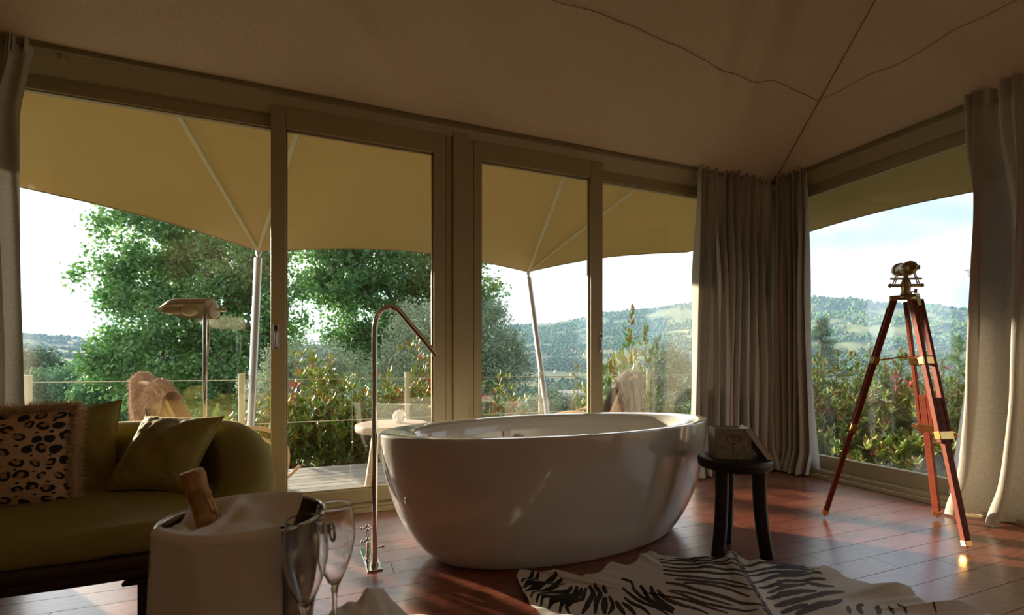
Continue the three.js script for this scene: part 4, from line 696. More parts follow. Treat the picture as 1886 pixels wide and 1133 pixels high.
// ---------------------------------------------------------------- telescope on its tripod
{
  const redWood = mat(0.24, 0.045, 0.02, 0.55, { map: grainB, specularIntensity: 0.5 });
  const O = V(3.014, 0, -1.664), t = thing('telescope', 'brass telescope on a tall dark red wooden tripod', 'telescope', [O.x, 0, O.z]);
  const feet = [V(2.759, 0, -1.95), V(3.359, 0, -1.691), V(2.924, 0, -1.35)].map((p) => p.sub(O));
  const HY = 1.285;
  // a straight square timber between two points; b is its width along side, c its thickness
  const timber = (p, q, side, b, c) => { const dir = q.clone().sub(p), L = dir.length(); dir.normalize(); const s = side.clone().addScaledVector(dir, -side.dot(dir)).normalize(), n = V().crossVectors(s, dir); const g = new RoundedBoxGeometry(b, L, c, 2, 0.003); g.applyMatrix4(new THREE.Matrix4().makeBasis(s, dir, n).setPosition(p.clone().lerp(q, 0.5))); return boxUV(g); };
  feet.forEach((f) => {
    const out = V(f.x, 0, f.z).normalize(), side = V(-out.z, 0, out.x), top = out.clone().multiplyScalar(0.058).setY(HY - 0.02), foot = f.clone().setY(0.012), P = (k) => top.clone().lerp(foot, k);
    const leg = new THREE.Group(); leg.name = subName(t, 'leg'); t.add(leg);
    for (const s of [-1, 1]) part('rail', timber(P(0).addScaledVector(side, s * 0.027), P(0.60).addScaledVector(side, s * 0.027), side, 0.018, 0.026), redWood, leg);
    part('slider', timber(P(0.42), P(0.985), side, 0.034, 0.024), redWood, leg);
    part('block', [timber(P(0.245).addScaledVector(side, 0), P(0.285), side, 0.05, 0.024)], redWood, leg);
    part('hinge', timber(P(0.25).addScaledVector(out, -0.004), P(0.282).addScaledVector(out, -0.004), side, 0.082, 0.032), M.brass, leg);
    part('collar', [timber(P(0.555), P(0.588), side, 0.08, 0.034), bar([P(0.571).addScaledVector(side, -0.04), P(0.571).addScaledVector(side, -0.062)], 0.006, 10), bar([P(0.571).addScaledVector(side, -0.058), P(0.571).addScaledVector(side, -0.068)], 0.014, 14)], M.brass, leg);
    part('foot', [timber(P(0.968), P(0.99), side, 0.036, 0.027), bar([P(0.985), P(1.0)], [0.01, 0.004], 10)], M.brass, leg);
    part('lug', [timber(P(-0.012), P(0.03), side, 0.026, 0.034)], M.oldBrass, leg);
  });
  const K = (i, k) => V(feet[i].x, 0, feet[i].z).normalize().multiplyScalar(0.058).setY(HY - 0.02).lerp(feet[i].clone().setY(0.012), k);
  part('spreader', [bar([K(0, 0.266), V(0, 0.955, 0)], 0.0045, 10), bar([K(1, 0.266), V(0, 0.955, 0)], 0.0045, 10), bar([K(2, 0.266), V(0, 0.955, 0)], 0.0045, 10), ball(0.011, 0, 0.955, 0)], M.brass, t);
  part('head_plate', [lathe([[0, HY - 0.012], [0.03, HY - 0.012], [0.034, HY], [0.03, HY + 0.012], [0, HY + 0.012]], 28), ...feet.map((f) => { const o = V(f.x, 0, f.z).normalize(); return bar([V(0, HY, 0), o.clone().multiplyScalar(0.072).setY(HY)], [0.013, 0.012], 10); })], M.oldBrass, t);
  part('pillar', lathe([[0, HY + 0.01], [0.024, HY + 0.01], [0.026, HY + 0.02], [0.02, HY + 0.03], [0.021, HY + 0.05], [0.024, HY + 0.062], [0.022, HY + 0.08], [0.016, HY + 0.1], [0.011, HY + 0.108], [0.012, HY + 0.12], [0, HY + 0.122]], 28), M.oldBrass, t);
  part('clamp_knob', [bar([[0.015, HY + 0.028, 0], [0.05, HY + 0.03, 0.02]], 0.004, 8), box(0.006, 0.024, 0.014, 0.05, HY + 0.034, 0.02, 0.002)], M.oldBrass, t);
  const head = new THREE.Group(); head.name = 'tube'; t.add(head); head.position.set(0, HY + 0.16, 0); head.rotation.order = 'YXZ'; head.rotation.set(0.13, -0.9, 0);         // -z points the way it looks
  // local axes: tube along z, eyepiece at +z
  const along = (pts, m, name) => part(name, lathe(pts, 36).rotateX(Math.PI / 2), m, head);
  const leather = mat(0.85, 0.82, 0.76, 0.4);
  along([[0.027, -0.14], [0.029, -0.14], [0.029, 0.08], [0.027, 0.08]], leather, 'barrel');
  along([[0.028, -0.2], [0.036, -0.2], [0.0375, -0.195], [0.0375, -0.15], [0.034, -0.138], [0.029, -0.13], [0.029, -0.2]], M.oldBrass, 'dew_cap');
  along([[0.026, 0.075], [0.034, 0.078], [0.0355, 0.085], [0.0355, 0.095], [0.031, 0.101], [0.022, 0.103], [0.02, 0.106], [0.02, 0.135], [0.023, 0.137], [0.023, 0.143], [0.018, 0.146], [0.0165, 0.155], [0.02, 0.157], [0.02, 0.166], [0.012, 0.17], [0, 0.168]], M.oldBrass, 'eyepiece');
  part('objective_glass', new THREE.CircleGeometry(0.034, 30).rotateY(Math.PI).translate(0, 0, -0.165), M.black, head);
  part('focus_knob', [bar([[0.02, 0, 0.05], [0.046, 0, 0.05]], 0.004, 8), bar([[0.042, 0, 0.05], [0.05, 0, 0.05]], 0.012, 14)], M.oldBrass, head);
  const m = new THREE.Group(); m.name = 'cradle'; t.add(m); m.position.copy(head.position); m.rotation.y = -0.9 - 1.1;
  part('bar', [bar([[0, -0.058, -0.082], [0, -0.058, 0.082]], 0.0055, 8), bar([[0, -0.095, -0.084], [0, -0.095, 0.084]], [0.009, 0.009], 10), ball(0.01, 0, -0.058, 0), ball(0.011, 0, -0.095, -0.084), ball(0.011, 0, -0.095, 0.084), bar([[0, -0.095, 0.084], [0.015, -0.108, 0.096]], 0.003, 6)], M.oldBrass, m);
  part('rod', [-0.078, -0.066, 0.064, 0.076].map((z) => bar([[0, -0.1, z], [0, -0.012, z * 0.55]], 0.0028, 8)), M.brass, m);
  part('saddle', [bar([[0, -0.02, -0.05], [0, -0.033, -0.02], [0, -0.036, 0], [0, -0.033, 0.02], [0, -0.02, 0.05]], 0.006, 8, 14)], M.oldBrass, m);
}
// ---------------------------------------------------------------- zebra hide rug
{
  // floor position of a spot seen at image position (x, y)
  const onFloor = (x, y) => { const d = EYE * 881 / (y - 668.5), a = (x - 943) / 881; return [d * (a * CY + SY), d * (a * SY - CY)]; };
  const seen = [[990, 1133], [975, 1120], [964, 1108], [962, 1095], [955, 1083], [951, 1069], [957, 1060], [968, 1058], [985, 1060], [1000, 1064], [1027, 1064], [1036, 1073], [1052, 1072], [1065, 1075], [1080, 1066], [1107, 1060], [1115, 1050], [1126, 1043], [1150, 1046], [1168, 1043], [1175, 1036], [1184, 1028], [1200, 1024], [1215, 1027], [1240, 1030], [1290, 1034], [1330, 1029], [1350, 1028], [1362, 1035], [1400, 1041], [1440, 1044], [1490, 1048], [1515, 1055], [1540, 1062], [1555, 1068], [1600, 1080], [1640, 1092], [1675, 1097], [1690, 1108], [1715, 1120], [1745, 1126]].map((p) => onFloor(...p));
  const P = [...seen, [2.2, -1.02], [2.24, -0.9], [2.08, -0.78], [1.8, -0.7], [1.5, -0.68], [1.22, -0.78], [1.02, -0.95], [0.93, -1.12], [0.82, -1.28], [0.76, -1.42]];
  const C = V(1.45, 0, -1.32), curve = new THREE.CatmullRomCurve3(P.map((p) => V(p[0], 0, p[1])), true, 'centripetal'), N = 460, ring = curve.getPoints(N);
  const sp0 = V(1.80, 0, -1.70), sd = V(-0.575, 0, 0.818), sl = V(0.818, 0, 0.575);            // spine line and its side
  const X0 = 0.68, X1 = 2.28, Z0 = -1.98, Z1 = -0.63, TW = 1600, TH = 1350, cv = document.createElement('canvas'); cv.width = TW; cv.height = TH;
  const cx = cv.getContext('2d'); cx.fillStyle = '#dad8d2'; cx.fillRect(0, 0, TW, TH);
  const R = rng(6);
  for (let k = 0; k < 16000; k++) { const x = R() * TW, y = R() * TH, g = 150 + 90 * R(); cx.strokeStyle = 'rgba(' + [g, g * 0.96, g * 0.87].map(Math.round) + ',0.25)'; cx.lineWidth = 1; cx.beginPath(); cx.moveTo(x, y); cx.lineTo(x + (R() - 0.3) * 10, y + 6 + R() * 12); cx.stroke(); }
  const put = (x, y) => { const [X, Z] = onFloor(x, y); return [(X - X0) / (X1 - X0) * TW, (Z - Z0) / (Z1 - Z0) * TH]; };
  const stripe = (w, pts, dark) => {                 // tapered stripe along a smooth line
    const c = new THREE.CatmullRomCurve3(pts.map((p) => V(p[0], p[1], 0)), false, 'centripetal'), n = 40, L = [], Q = [];
    for (let i = 0; i <= n; i++) { const t = i / n, p = c.getPointAt(t), d = c.getTangentAt(t), h = w * 0.54 * Math.pow(Math.sin(Math.PI * (0.10 + 0.84 * t)), 0.55) * (1 + 0.22 * noise3.noise(p.x * 0.11, p.y * 0.2, w)); L.push(put(p.x - d.y * h, p.y + d.x * h)); Q.push(put(p.x + d.y * h, p.y - d.x * h)); }
    cx.fillStyle = dark; cx.beginPath(); [...L, ...Q.reverse()].forEach((p, i) => (i ? cx.lineTo(...p) : cx.moveTo(...p))); cx.closePath(); cx.fill();
  };
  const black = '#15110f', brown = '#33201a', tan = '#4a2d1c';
  const draw = (k, ox, oy, list, dark) => list.forEach(([w, ...q]) => { const p = []; for (let i = 0; i < q.length; i += 2) p.push([q[i] / k + ox, q[i + 1] / k + oy]); stripe(w / k, p, typeof dark === 'function' ? dark(p) : dark); });
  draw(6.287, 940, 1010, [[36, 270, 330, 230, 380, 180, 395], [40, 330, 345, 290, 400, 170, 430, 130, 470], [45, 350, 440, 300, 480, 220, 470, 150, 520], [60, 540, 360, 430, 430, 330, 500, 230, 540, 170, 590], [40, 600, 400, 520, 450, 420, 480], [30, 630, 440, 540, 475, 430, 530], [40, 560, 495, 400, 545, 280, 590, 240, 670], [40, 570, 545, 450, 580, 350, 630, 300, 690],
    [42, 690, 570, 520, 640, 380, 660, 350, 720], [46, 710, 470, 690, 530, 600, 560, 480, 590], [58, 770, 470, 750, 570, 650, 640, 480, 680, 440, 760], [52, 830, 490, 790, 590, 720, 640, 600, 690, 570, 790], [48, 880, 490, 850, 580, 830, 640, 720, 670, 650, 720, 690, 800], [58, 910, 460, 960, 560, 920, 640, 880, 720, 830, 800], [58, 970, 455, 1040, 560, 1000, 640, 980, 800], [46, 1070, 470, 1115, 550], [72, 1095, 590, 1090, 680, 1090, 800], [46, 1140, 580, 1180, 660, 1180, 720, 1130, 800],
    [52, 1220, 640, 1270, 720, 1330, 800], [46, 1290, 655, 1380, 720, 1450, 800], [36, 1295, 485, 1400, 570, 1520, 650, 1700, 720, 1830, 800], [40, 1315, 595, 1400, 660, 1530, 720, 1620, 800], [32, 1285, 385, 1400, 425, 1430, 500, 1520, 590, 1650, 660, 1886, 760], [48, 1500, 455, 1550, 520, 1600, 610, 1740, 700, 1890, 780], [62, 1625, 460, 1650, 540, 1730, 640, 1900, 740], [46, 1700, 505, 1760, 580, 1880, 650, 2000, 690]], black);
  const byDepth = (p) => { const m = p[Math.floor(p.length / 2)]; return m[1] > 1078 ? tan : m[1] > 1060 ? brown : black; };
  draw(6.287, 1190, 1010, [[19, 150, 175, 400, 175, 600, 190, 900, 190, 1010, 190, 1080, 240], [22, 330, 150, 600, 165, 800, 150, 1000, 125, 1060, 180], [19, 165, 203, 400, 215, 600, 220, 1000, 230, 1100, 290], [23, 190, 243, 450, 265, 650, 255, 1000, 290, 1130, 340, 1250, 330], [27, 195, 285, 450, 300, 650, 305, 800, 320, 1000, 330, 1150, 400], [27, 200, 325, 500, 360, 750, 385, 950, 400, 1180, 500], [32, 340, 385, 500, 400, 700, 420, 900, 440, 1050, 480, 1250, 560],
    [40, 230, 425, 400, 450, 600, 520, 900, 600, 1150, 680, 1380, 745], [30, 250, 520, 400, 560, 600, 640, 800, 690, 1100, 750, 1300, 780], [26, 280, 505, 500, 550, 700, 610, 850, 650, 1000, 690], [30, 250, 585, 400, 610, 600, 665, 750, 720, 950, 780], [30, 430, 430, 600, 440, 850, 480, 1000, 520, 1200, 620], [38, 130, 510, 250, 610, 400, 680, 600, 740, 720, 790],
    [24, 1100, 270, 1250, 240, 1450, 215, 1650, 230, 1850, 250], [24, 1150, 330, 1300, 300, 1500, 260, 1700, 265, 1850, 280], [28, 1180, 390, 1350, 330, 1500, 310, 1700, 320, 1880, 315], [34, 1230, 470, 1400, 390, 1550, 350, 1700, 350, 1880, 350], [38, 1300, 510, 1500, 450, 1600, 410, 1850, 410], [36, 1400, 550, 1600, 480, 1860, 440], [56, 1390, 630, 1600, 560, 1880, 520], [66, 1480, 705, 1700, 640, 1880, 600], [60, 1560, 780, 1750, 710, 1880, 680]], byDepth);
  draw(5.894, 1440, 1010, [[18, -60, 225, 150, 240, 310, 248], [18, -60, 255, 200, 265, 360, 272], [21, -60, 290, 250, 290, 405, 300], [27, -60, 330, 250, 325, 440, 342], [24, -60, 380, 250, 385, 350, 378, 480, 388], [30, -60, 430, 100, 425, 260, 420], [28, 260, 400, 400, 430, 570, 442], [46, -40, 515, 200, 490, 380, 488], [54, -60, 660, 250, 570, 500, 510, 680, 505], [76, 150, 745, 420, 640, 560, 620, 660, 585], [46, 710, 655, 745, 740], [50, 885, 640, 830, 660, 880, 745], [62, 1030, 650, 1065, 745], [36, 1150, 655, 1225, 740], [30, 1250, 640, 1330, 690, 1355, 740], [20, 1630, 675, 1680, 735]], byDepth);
  for (let k = 0; k < 12; k++) stripe(10 + 3 * R(), [[1010 + k * 52, 1150 + R() * 10], [1030 + k * 52, 1185], [1012 + k * 50, 1230]], brown);
  // the dark mane line down the back
  for (let k = 0; k < 420; k++) { const f = R(), x = lerp(1352, 1420, f) + (R() - 0.5) * 9, y = lerp(1030, 1150, f), [a, b] = put(x, y); cx.strokeStyle = R() < 0.45 ? 'rgba(16,14,16,0.75)' : 'rgba(120,116,112,0.5)'; cx.lineWidth = 2.2; cx.beginPath(); cx.moveTo(a, b); cx.lineTo(a - 10 + (R() - 0.5) * 10, b + 20); cx.stroke(); }
  const print = new THREE.CanvasTexture(cv); print.colorSpace = THREE.SRGBColorSpace; print.flipY = false; print.magFilter = THREE.LinearFilter;
  const hairBump = tex(256, 256, (u, v) => 0.5 + 0.3 * noise3.noise(u * 20, v * 90, 2)); hairBump.repeat.set(5, 5);
  const rings = 64, pos = [], uv = [], idx = [];
  const rag = (i) => 1 + 0.005 * noise3.noise(i * 0.21, 3, 1) + 0.003 * noise3.noise(i * 0.9, 8, 2);
  for (const under of [0, 1]) for (let j = 0; j <= rings; j++) for (let i = 0; i <= N; i++) {
    const r = ring[i % N], f = Math.pow(j / rings, 0.8) * (j === rings ? rag(i % N) : 1), x = lerp(C.x, r.x, f), z = lerp(C.z, r.z, f), near = smooth(0.6, 1, f);
    const q = (x - sp0.x) * sl.x + (z - sp0.z) * sl.z;
    const crease = smooth(0.07, 0.0, Math.abs(q + 0.01)) * 0.016;
    const lift = near * (0.004 + 0.05 * Math.max(0, noise3.noise(r.x * 7 + 0.3, 1.1, r.z * 7)) + 0.02 * Math.max(0, noise3.noise(r.x * 17, 4.1, r.z * 17)));
    let y = 0.009 + crease + lift + 0.008 * Math.max(0, noise3.noise(x * 5, 2.2, z * 5));
    if (under) y = Math.max(0.001, y - (j === rings ? 0 : 0.004)); pos.push(x, y, z); uv.push((x - X0) / (X1 - X0), (z - Z0) / (Z1 - Z0));
  }
  const W = N + 1, half = W * (rings + 1);
  for (let j = 0; j < rings; j++) for (let i = 0; i < N; i++) { const a = j * W + i, b = a + 1, c = a + W, d = c + 1; idx.push(a, b, c, b, d, c); idx.push(half + a, half + c, half + b, half + b, half + c, half + d); }
  const g = new THREE.BufferGeometry(); g.setAttribute('position', new THREE.Float32BufferAttribute(pos, 3)); g.setAttribute('uv', new THREE.Float32BufferAttribute(uv, 2)); g.setIndex(idx); g.computeVertexNormals();
  tag(part('zebra_rug', g, mat(1, 1, 1, 0.62, { map: print, bumpMap: hairBump, bumpScale: 0.001, side: THREE.DoubleSide }), scene), 'black and white zebra hide rug lying on the floor before the bathtub', 'rug');
}
// ---------------------------------------------------------------- curtains
// posts: [x, z] at the top and at the floor for both ends; out: direction the folds stand into the room
function curtain(name, label, A, B, A2, B2, out, folds, seed, { top = 2.515, amp = 0.05, puddle = 0.05, edge = null, lining = null, waist = null } = {}) {
  const t = thing(name, label, 'curtain', [0, 0, 0]);
  const nu = folds * 26, warp = (u) => u + 0.05 * noise3.noise(u * 5, seed, 1) + 0.018 * noise3.noise(u * 13, seed, 4);
  const surf = (y0, y1, nv, ruffle) => sheet(nu, nv, (u, v) => {
    const y = lerp(y0, y1, v), f = clamp01((top - y) / (top - 0.01)), w = warp(u) * folds;
    let X = lerp(lerp(A[0], B[0], u), lerp(A2[0], B2[0], u), f), Z = lerp(lerp(A[1], B[1], u), lerp(A2[1], B2[1], u), f);
    if (edge) { const e = edge(u, y); X += e[0]; Z += e[1]; }
    const lower = smooth(0.02, 0.4, f), soft = Math.sin(w * Math.PI * 2) + (0.35 * (1 - f) + 0.22) * Math.sin(w * Math.PI * 4 + 1.3 + seed + 2 * noise3.noise(u * 6, y * 0.5, seed));
    const gather = 0.30 * Math.sin(w * Math.PI * 6.3 + seed * 2) * (1 - smooth(0.0, 0.22, f));
    const slow = 0.5 * noise3.noise(u * folds * 0.42, y * 0.45, seed);
    const a = amp * (0.42 + 0.62 * lower + 0.12 * f) * (0.85 + 0.75 * noise3.noise(u * folds * 0.37, seed + 2, y * 0.3));
    let o = a * (soft + slow + gather * 1.3), side = a * 0.8 * Math.cos(w * Math.PI * 2) * (0.6 + 0.4 * f) + 0.02 * noise3.noise(u * 6, y * 0.8, seed + 5);
    if (ruffle) o += 0.012 * v * 0 + 0.010 * Math.sin(w * Math.PI * 6.3 + seed * 2) + 0.006 * noise3.noise(w * 6, v * 3, 2);
    if (!ruffle && y < 0.22) { const k = smooth(0.22, 0.0, y); o += puddle * k * (0.8 + 0.8 * noise3.noise(u * 7, seed, 8)); }
    const ax = B[0] - A[0], az = B[1] - A[1], L = Math.hypot(ax, az);
    return [X + out[0] * o + ax / L * side, Math.max(0.004, y + (y < 0.03 ? 0.012 * noise3.noise(u * 18, 1, seed) + 0.008 : 0)), Z + out[1] * o + az / L * side];
  }, 1.7 * Math.hypot(B[0] - A[0], B[1] - A[1]), y0 - y1);
  part('panel', surf(2.44, 0.003, 70, false), M.linen, t);
  part('heading', surf(top + 0.022, 2.44, 8, true), M.linen, t);
  if (lining) part('lining', sheet(14, 24, lining), M.lining, t);  // curtain back seen past the edge, skylight tint in its colour
  return t;
}
curtain('linen_curtain', 'grey linen curtain gathered at the corner, hung along the glass front behind the stool', [2.83, ZA + 0.1], [3.66, ZA + 0.1], [2.79, ZA + 0.12], [3.66, ZA + 0.13], [0, 1], 10, 1.3, { amp: 0.066 });
curtain('linen_curtain', 'narrow linen curtain at the corner, hung along the right glass wall', [XB - 0.1, ZA + 0.16], [XB - 0.1, -2.765], [XB - 0.1, ZA + 0.14], [XB - 0.1, -2.73], [-1, 0], 5, 4.7, { amp: 0.048, lining: (u, v) => [XB - 0.05 - 0.02 * Math.sin(u * 9), lerp(1.7, 0.02, v), lerp(-2.85, lerp(-2.765, -2.66, v * v), u)] });
curtain('linen_curtain', 'dark linen curtain at the far left end of the glass front', [-1.9, ZA + 0.1], [-1.335, ZA + 0.1], [-1.9, ZA + 0.12], [-1.39, ZA + 0.12], [0, 1], 7, 8.2, { amp: 0.05, edge: (u, y) => [-0.045 * u * smooth(2.5, 2.1, y) + 0.02 * u * smooth(1.6, 0.4, y), 0] });
curtain('linen_curtain', 'heavy linen curtain at the right edge, beside the telescope, trailing on the floor', [XB - 0.15, -1.69], [XB - 0.15, -0.85], [XB - 0.14, -1.72], [XB - 0.16, -0.8], [-1, 0], 5, 12.9, { amp: 0.075, puddle: 0.1, edge: (u, y) => [0, 0.05 * (1 - u) * smooth(2.4, 1.6, y) * smooth(0.1, 0.8, y) - 0.03 * (1 - u) * smooth(0.35, 0.0, y)], lining: (u, v) => [XB - 0.03 - 0.006 * Math.sin(u * 7 + v), lerp(1.02, 0.07, v), lerp(lerp(-1.715, -1.83, v), -1.62, u)] });
// ---------------------------------------------------------------- sofa with cushions, reading lamp
const velvet = mat(0.25, 0.2, 0.045, 0.8, { sheen: 1, sheenRoughness: 0.35, sheenColor: lin(0.62, 0.53, 0.16) });
const velvetCushion = mat(0.27, 0.21, 0.045, 0.75, { sheen: 1, sheenRoughness: 0.35, sheenColor: lin(0.68, 0.57, 0.16) });
{
  const t = thing('sofa', 'low curved sofa in olive green velvet on a dark base', 'sofa', [-1.12, 0, -2.18]);
  const mahogany = mat(0.045, 0.018, 0.01, 0.5, { map: grainB });
  const ox = 1.12, oz = 2.18;
  // back and arm: outer line from the right front round to the far left
  const path = new THREE.CatmullRomCurve3([[-0.30, -1.86], [-0.215, -2.05], [-0.2, -2.25], [-0.265, -2.44], [-0.42, -2.57], [-0.66, -2.62], [-1.1, -2.625], [-1.55, -2.62], [-1.8, -2.56], [-1.95, -2.42], [-2.0, -2.22], [-1.97, -2.02], [-1.9, -1.86]].map((p) => V(p[0] + ox, 0, p[1] + oz)), false, 'centripetal');
  const NS = 120, heightAt = (s) => { const e = Math.min(s, 1 - s) ; return 0.405 + 0.262 * smooth(0.0, 0.26, e); };
  const back = sheet(40, NS, (u, v) => {
    const p = path.getPointAt(v), d = path.getTangentAt(v), n = V(d.z, 0, -d.x).normalize(); // points inward or outward
    const c = V(-0.02, 0, -0.02).sub(p); if (n.dot(c) < 0) n.negate();
    const h = heightAt(v), e = Math.min(v, 1 - v), th = 0.175 * (0.25 + 0.75 * smooth(0, 0.07, e)), r = th / 2, bulge = 0.018, y0 = 0.29;
    let o, y; const a0 = 0.32, a1 = 0.68;
    if (u < a0) { const k = u / a0; y = lerp(y0, h - r, k); o = -bulge * Math.sin(Math.PI * k * 0.8); }
    else if (u < a1) { const k = (u - a0) / (a1 - a0), a = Math.PI * (1 - k); o = r + Math.cos(a) * (r + 0.012) ; y = h - r + Math.sin(a) * r; }
    else { const k = (u - a1) / (1 - a1); y = lerp(h - r, 0.33, k); o = th + 0.012 + 0.03 * Math.sin(Math.PI * k * 0.5); }
    return [p.x + n.x * o, y, p.z + n.z * o];
  }, 0.9, 4);
  velvet.side = velvetCushion.side = THREE.DoubleSide;
  part('back', back, velvet, t);
  const outline = (a, ax, az, n) => { const c = Math.cos(a), s = Math.sin(a); return [Math.sign(c) * Math.pow(Math.abs(c), 2 / n) * ax, Math.sign(s) * Math.pow(Math.abs(s), 2 / n) * az]; };
  const slabShape = (ax, az, n, y0, y1, round, crown, seed, cx = 0, cz = 0) => sheet(140, 44, (u, v) => {
    const [x, z] = outline(u * Math.PI * 2, 1, 1, n); let f, y;
    const mid = (y0 + y1) / 2, hh = (y1 - y0) / 2;
    if (v < 0.35) { f = v / 0.35 * (1 - round); y = y1 + crown * (1 - (f / (1 - round)) ** 2); }
    else if (v < 0.65) { const a = (v - 0.35) / 0.3 * Math.PI; f = 1 - round + round * Math.sin(a); y = mid + hh * Math.cos(a); }
    else { f = (1 - (v - 0.65) / 0.35) * (1 - round); y = y0; }
    const X = cx + x * ax * f, Z = cz + z * az * f;
    const w = seed ? 0.010 * noise3.noise(X * 4, Z * 3, seed) * smooth(y0, y1, y) + 0.011 * noise3.noise(X * 8 + Z * 10, Z * 3 - X * 3, seed) * smooth(0.25, 0.9, f) : 0;
    return [X, y + w, Z];
  }, 4, 2);
  part('seat_cushion', slabShape(0.86, 0.375, 5, 0.325, 0.415, 0.08, 0.022, 2.2, 0, 0.035), velvet, t);
  part('seat_rail', slabShape(0.865, 0.385, 5, 0.288, 0.33, 0.03, 0, 0, 0, 0.03), mahogany, t);
  part('plinth', slabShape(0.84, 0.365, 5, 0.25, 0.287, 0.03, 0, 0, 0, 0.025), mahogany, t);
  for (const [x, z] of [[0.605, 0.36], [-0.62, 0.36], [0.605, -0.28], [-0.62, -0.28]]) part('leg', [box(0.085, 0.014, 0.06, x - 0.012, 0.243, z, 0.005), box(0.036, 0.24, 0.036, x, 0.12, z, 0.004)], M.black, t);
}
function pillowGeo(w, h, th, seed, n = 44, pinch = 0.1) {
  const face = (s) => sheet(n, n, (u, v) => {
    const a = u * 2 - 1, b = v * 2 - 1, k = Math.pow(Math.max(0, (1 - Math.pow(Math.abs(a), 2.6)) * (1 - Math.pow(Math.abs(b), 2.6))), 0.55);
    const x = a * w / 2 * (1 - pinch * (1 - b * b) * Math.abs(a)), y = b * h / 2 * (1 - pinch * (1 - a * a) * Math.abs(b));
    const wr = 0.012 * k * noise3.noise(a * 2.2 + seed, b * 2.2, s) + 0.006 * Math.pow(Math.abs(a * b), 0.5) * noise3.noise(a * 7, b * 7 + seed, 3);
    return [x, y, s * (th / 2 * k + wr * 1) + 0.0012 * s];
  }, w, h, s < 0);
  return [face(1), face(-1)];
}
function pillowEdge(w, h, pinch = 0.1) { const p = []; for (let k = 0; k < 4; k++) for (let i = 0; i < 12; i++) { const f = i / 12 * 2 - 1, e = [[f, 1], [1, -f], [-f, -1], [-1, f]][k]; const [a, b] = e; p.push(V(a * w / 2 * (1 - pinch * (1 - b * b) * Math.abs(a)), b * h / 2 * (1 - pinch * (1 - a * a) * Math.abs(b)), 0)); } p.push(p[0].clone()); return p; }
function cushion(label, m, w, h, th, pos, rot, seed) {
  const t = thing('cushion', label, 'cushion', pos); t.rotation.order = 'YXZ'; t.rotation.set(...rot);
  part('cover', pillowGeo(w, h, th, seed), m, t);
  return t;
}
{
  const c1 = cushion('plain olive velvet cushion standing behind the leopard print cushion', velvetCushion, 0.40, 0.40, 0.14, [-0.955, 0.566, -2.36], [-0.22, 0.1, 0.03], 2);
  part('seam', bar(pillowEdge(0.40, 0.40), 0.0028, 6), velvetCushion, c1);
  const c2 = cushion('plain olive velvet cushion tilted against the curved end of the sofa', velvetCushion, 0.335, 0.345, 0.13, [-0.585, 0.562, -2.3], [-0.68, -0.38, -0.02], 5);
  part('seam', bar(pillowEdge(0.335, 0.345), 0.0028, 6), velvetCushion, c2);
  const spots = (() => { const R = rng(8), s = [], n = 9, m = 8; for (let i = -1; i <= n; i++) for (let j = -1; j <= m; j++) { s.push({ x: (i + 0.5 + 0.5 * (j % 2) + (R() - 0.5) * 0.4) / n, y: (j + 0.5 + (R() - 0.5) * 0.4) / m, r: 0.036 + 0.016 * R(), k: R(), a: R() * 6.28, e: 0.7 + 0.3 * R(), g: R() }); s.push({ x: (i + (R() - 0.5) * 0.3) / n, y: (j + (R() - 0.5) * 0.3) / m, r: 0.011 + 0.008 * R(), k: 0, a: 0, e: 0.8, g: 0 }); } return s; })();
  const leopard = tex(768, 768, (u, v) => {
    const wx = u + 0.012 * noise3.noise(u * 18, v * 18, 1), wy = v + 0.012 * noise3.noise(u * 18, v * 18, 5); let k = 0, core = 0;
    for (const s of spots) { const dx = wx - s.x, dy = wy - s.y; if (Math.abs(dx) > 0.08 || Math.abs(dy) > 0.08) continue; const ca = Math.cos(s.a), sa = Math.sin(s.a), d = Math.hypot(dx * ca + dy * sa, (-dx * sa + dy * ca) / s.e) / s.r; if (s.k < 0.3) k = Math.max(k, smooth(1, 0.8, d)); else { const th = Math.atan2(dy, dx), gap = smooth(-0.75, -0.5, Math.cos(th - s.g * 6.28) * -1); k = Math.max(k, smooth(1.05, 0.9, d) * smooth(0.34, 0.5, d) * lerp(0.25, 1, gap)); core = Math.max(core, smooth(0.6, 0.4, d)); } }
    const f = 0.06 * noise3.noise(u * 60, v * 25, 2), base = [0.72 + f, 0.58 + f, 0.42 + f]; const c = base.map((q, i) => lerp(q, [0.60, 0.42, 0.26][i], core * 0.7));
    return c.map((q, i) => lerp(q, [0.10, 0.075, 0.06][i] + f * 0.5, k));
  }, { srgb: true });
  leopard.repeat.set(1 / 0.42, 1 / 0.36);
  const plush = mat(1, 1, 1, 0.85, { map: leopard, side: THREE.DoubleSide, sheen: 0.3, sheenRoughness: 0.5, sheenColor: lin(0.5, 0.4, 0.3) });
  const c3 = cushion('leopard print plush cushion with a shaggy tan fur border', plush, 0.42, 0.36, 0.15, [-1.05, 0.578, -2.19], [-0.24, 0.16, 0.02], 9);
  const e = bar(pillowEdge(0.43, 0.37, 0.04), 0.012, 8);
  part('border', e, mat(0.55, 0.4, 0.25, 0.9), c3);
  fur(c3, e, 14000, 1.25, (R) => { const k = 0.7 + 0.6 * R(); return lin(0.74 * k, 0.54 * k, 0.34 * k); }, 77, V(0, -0.15, 0.1), 'border_fur');
}
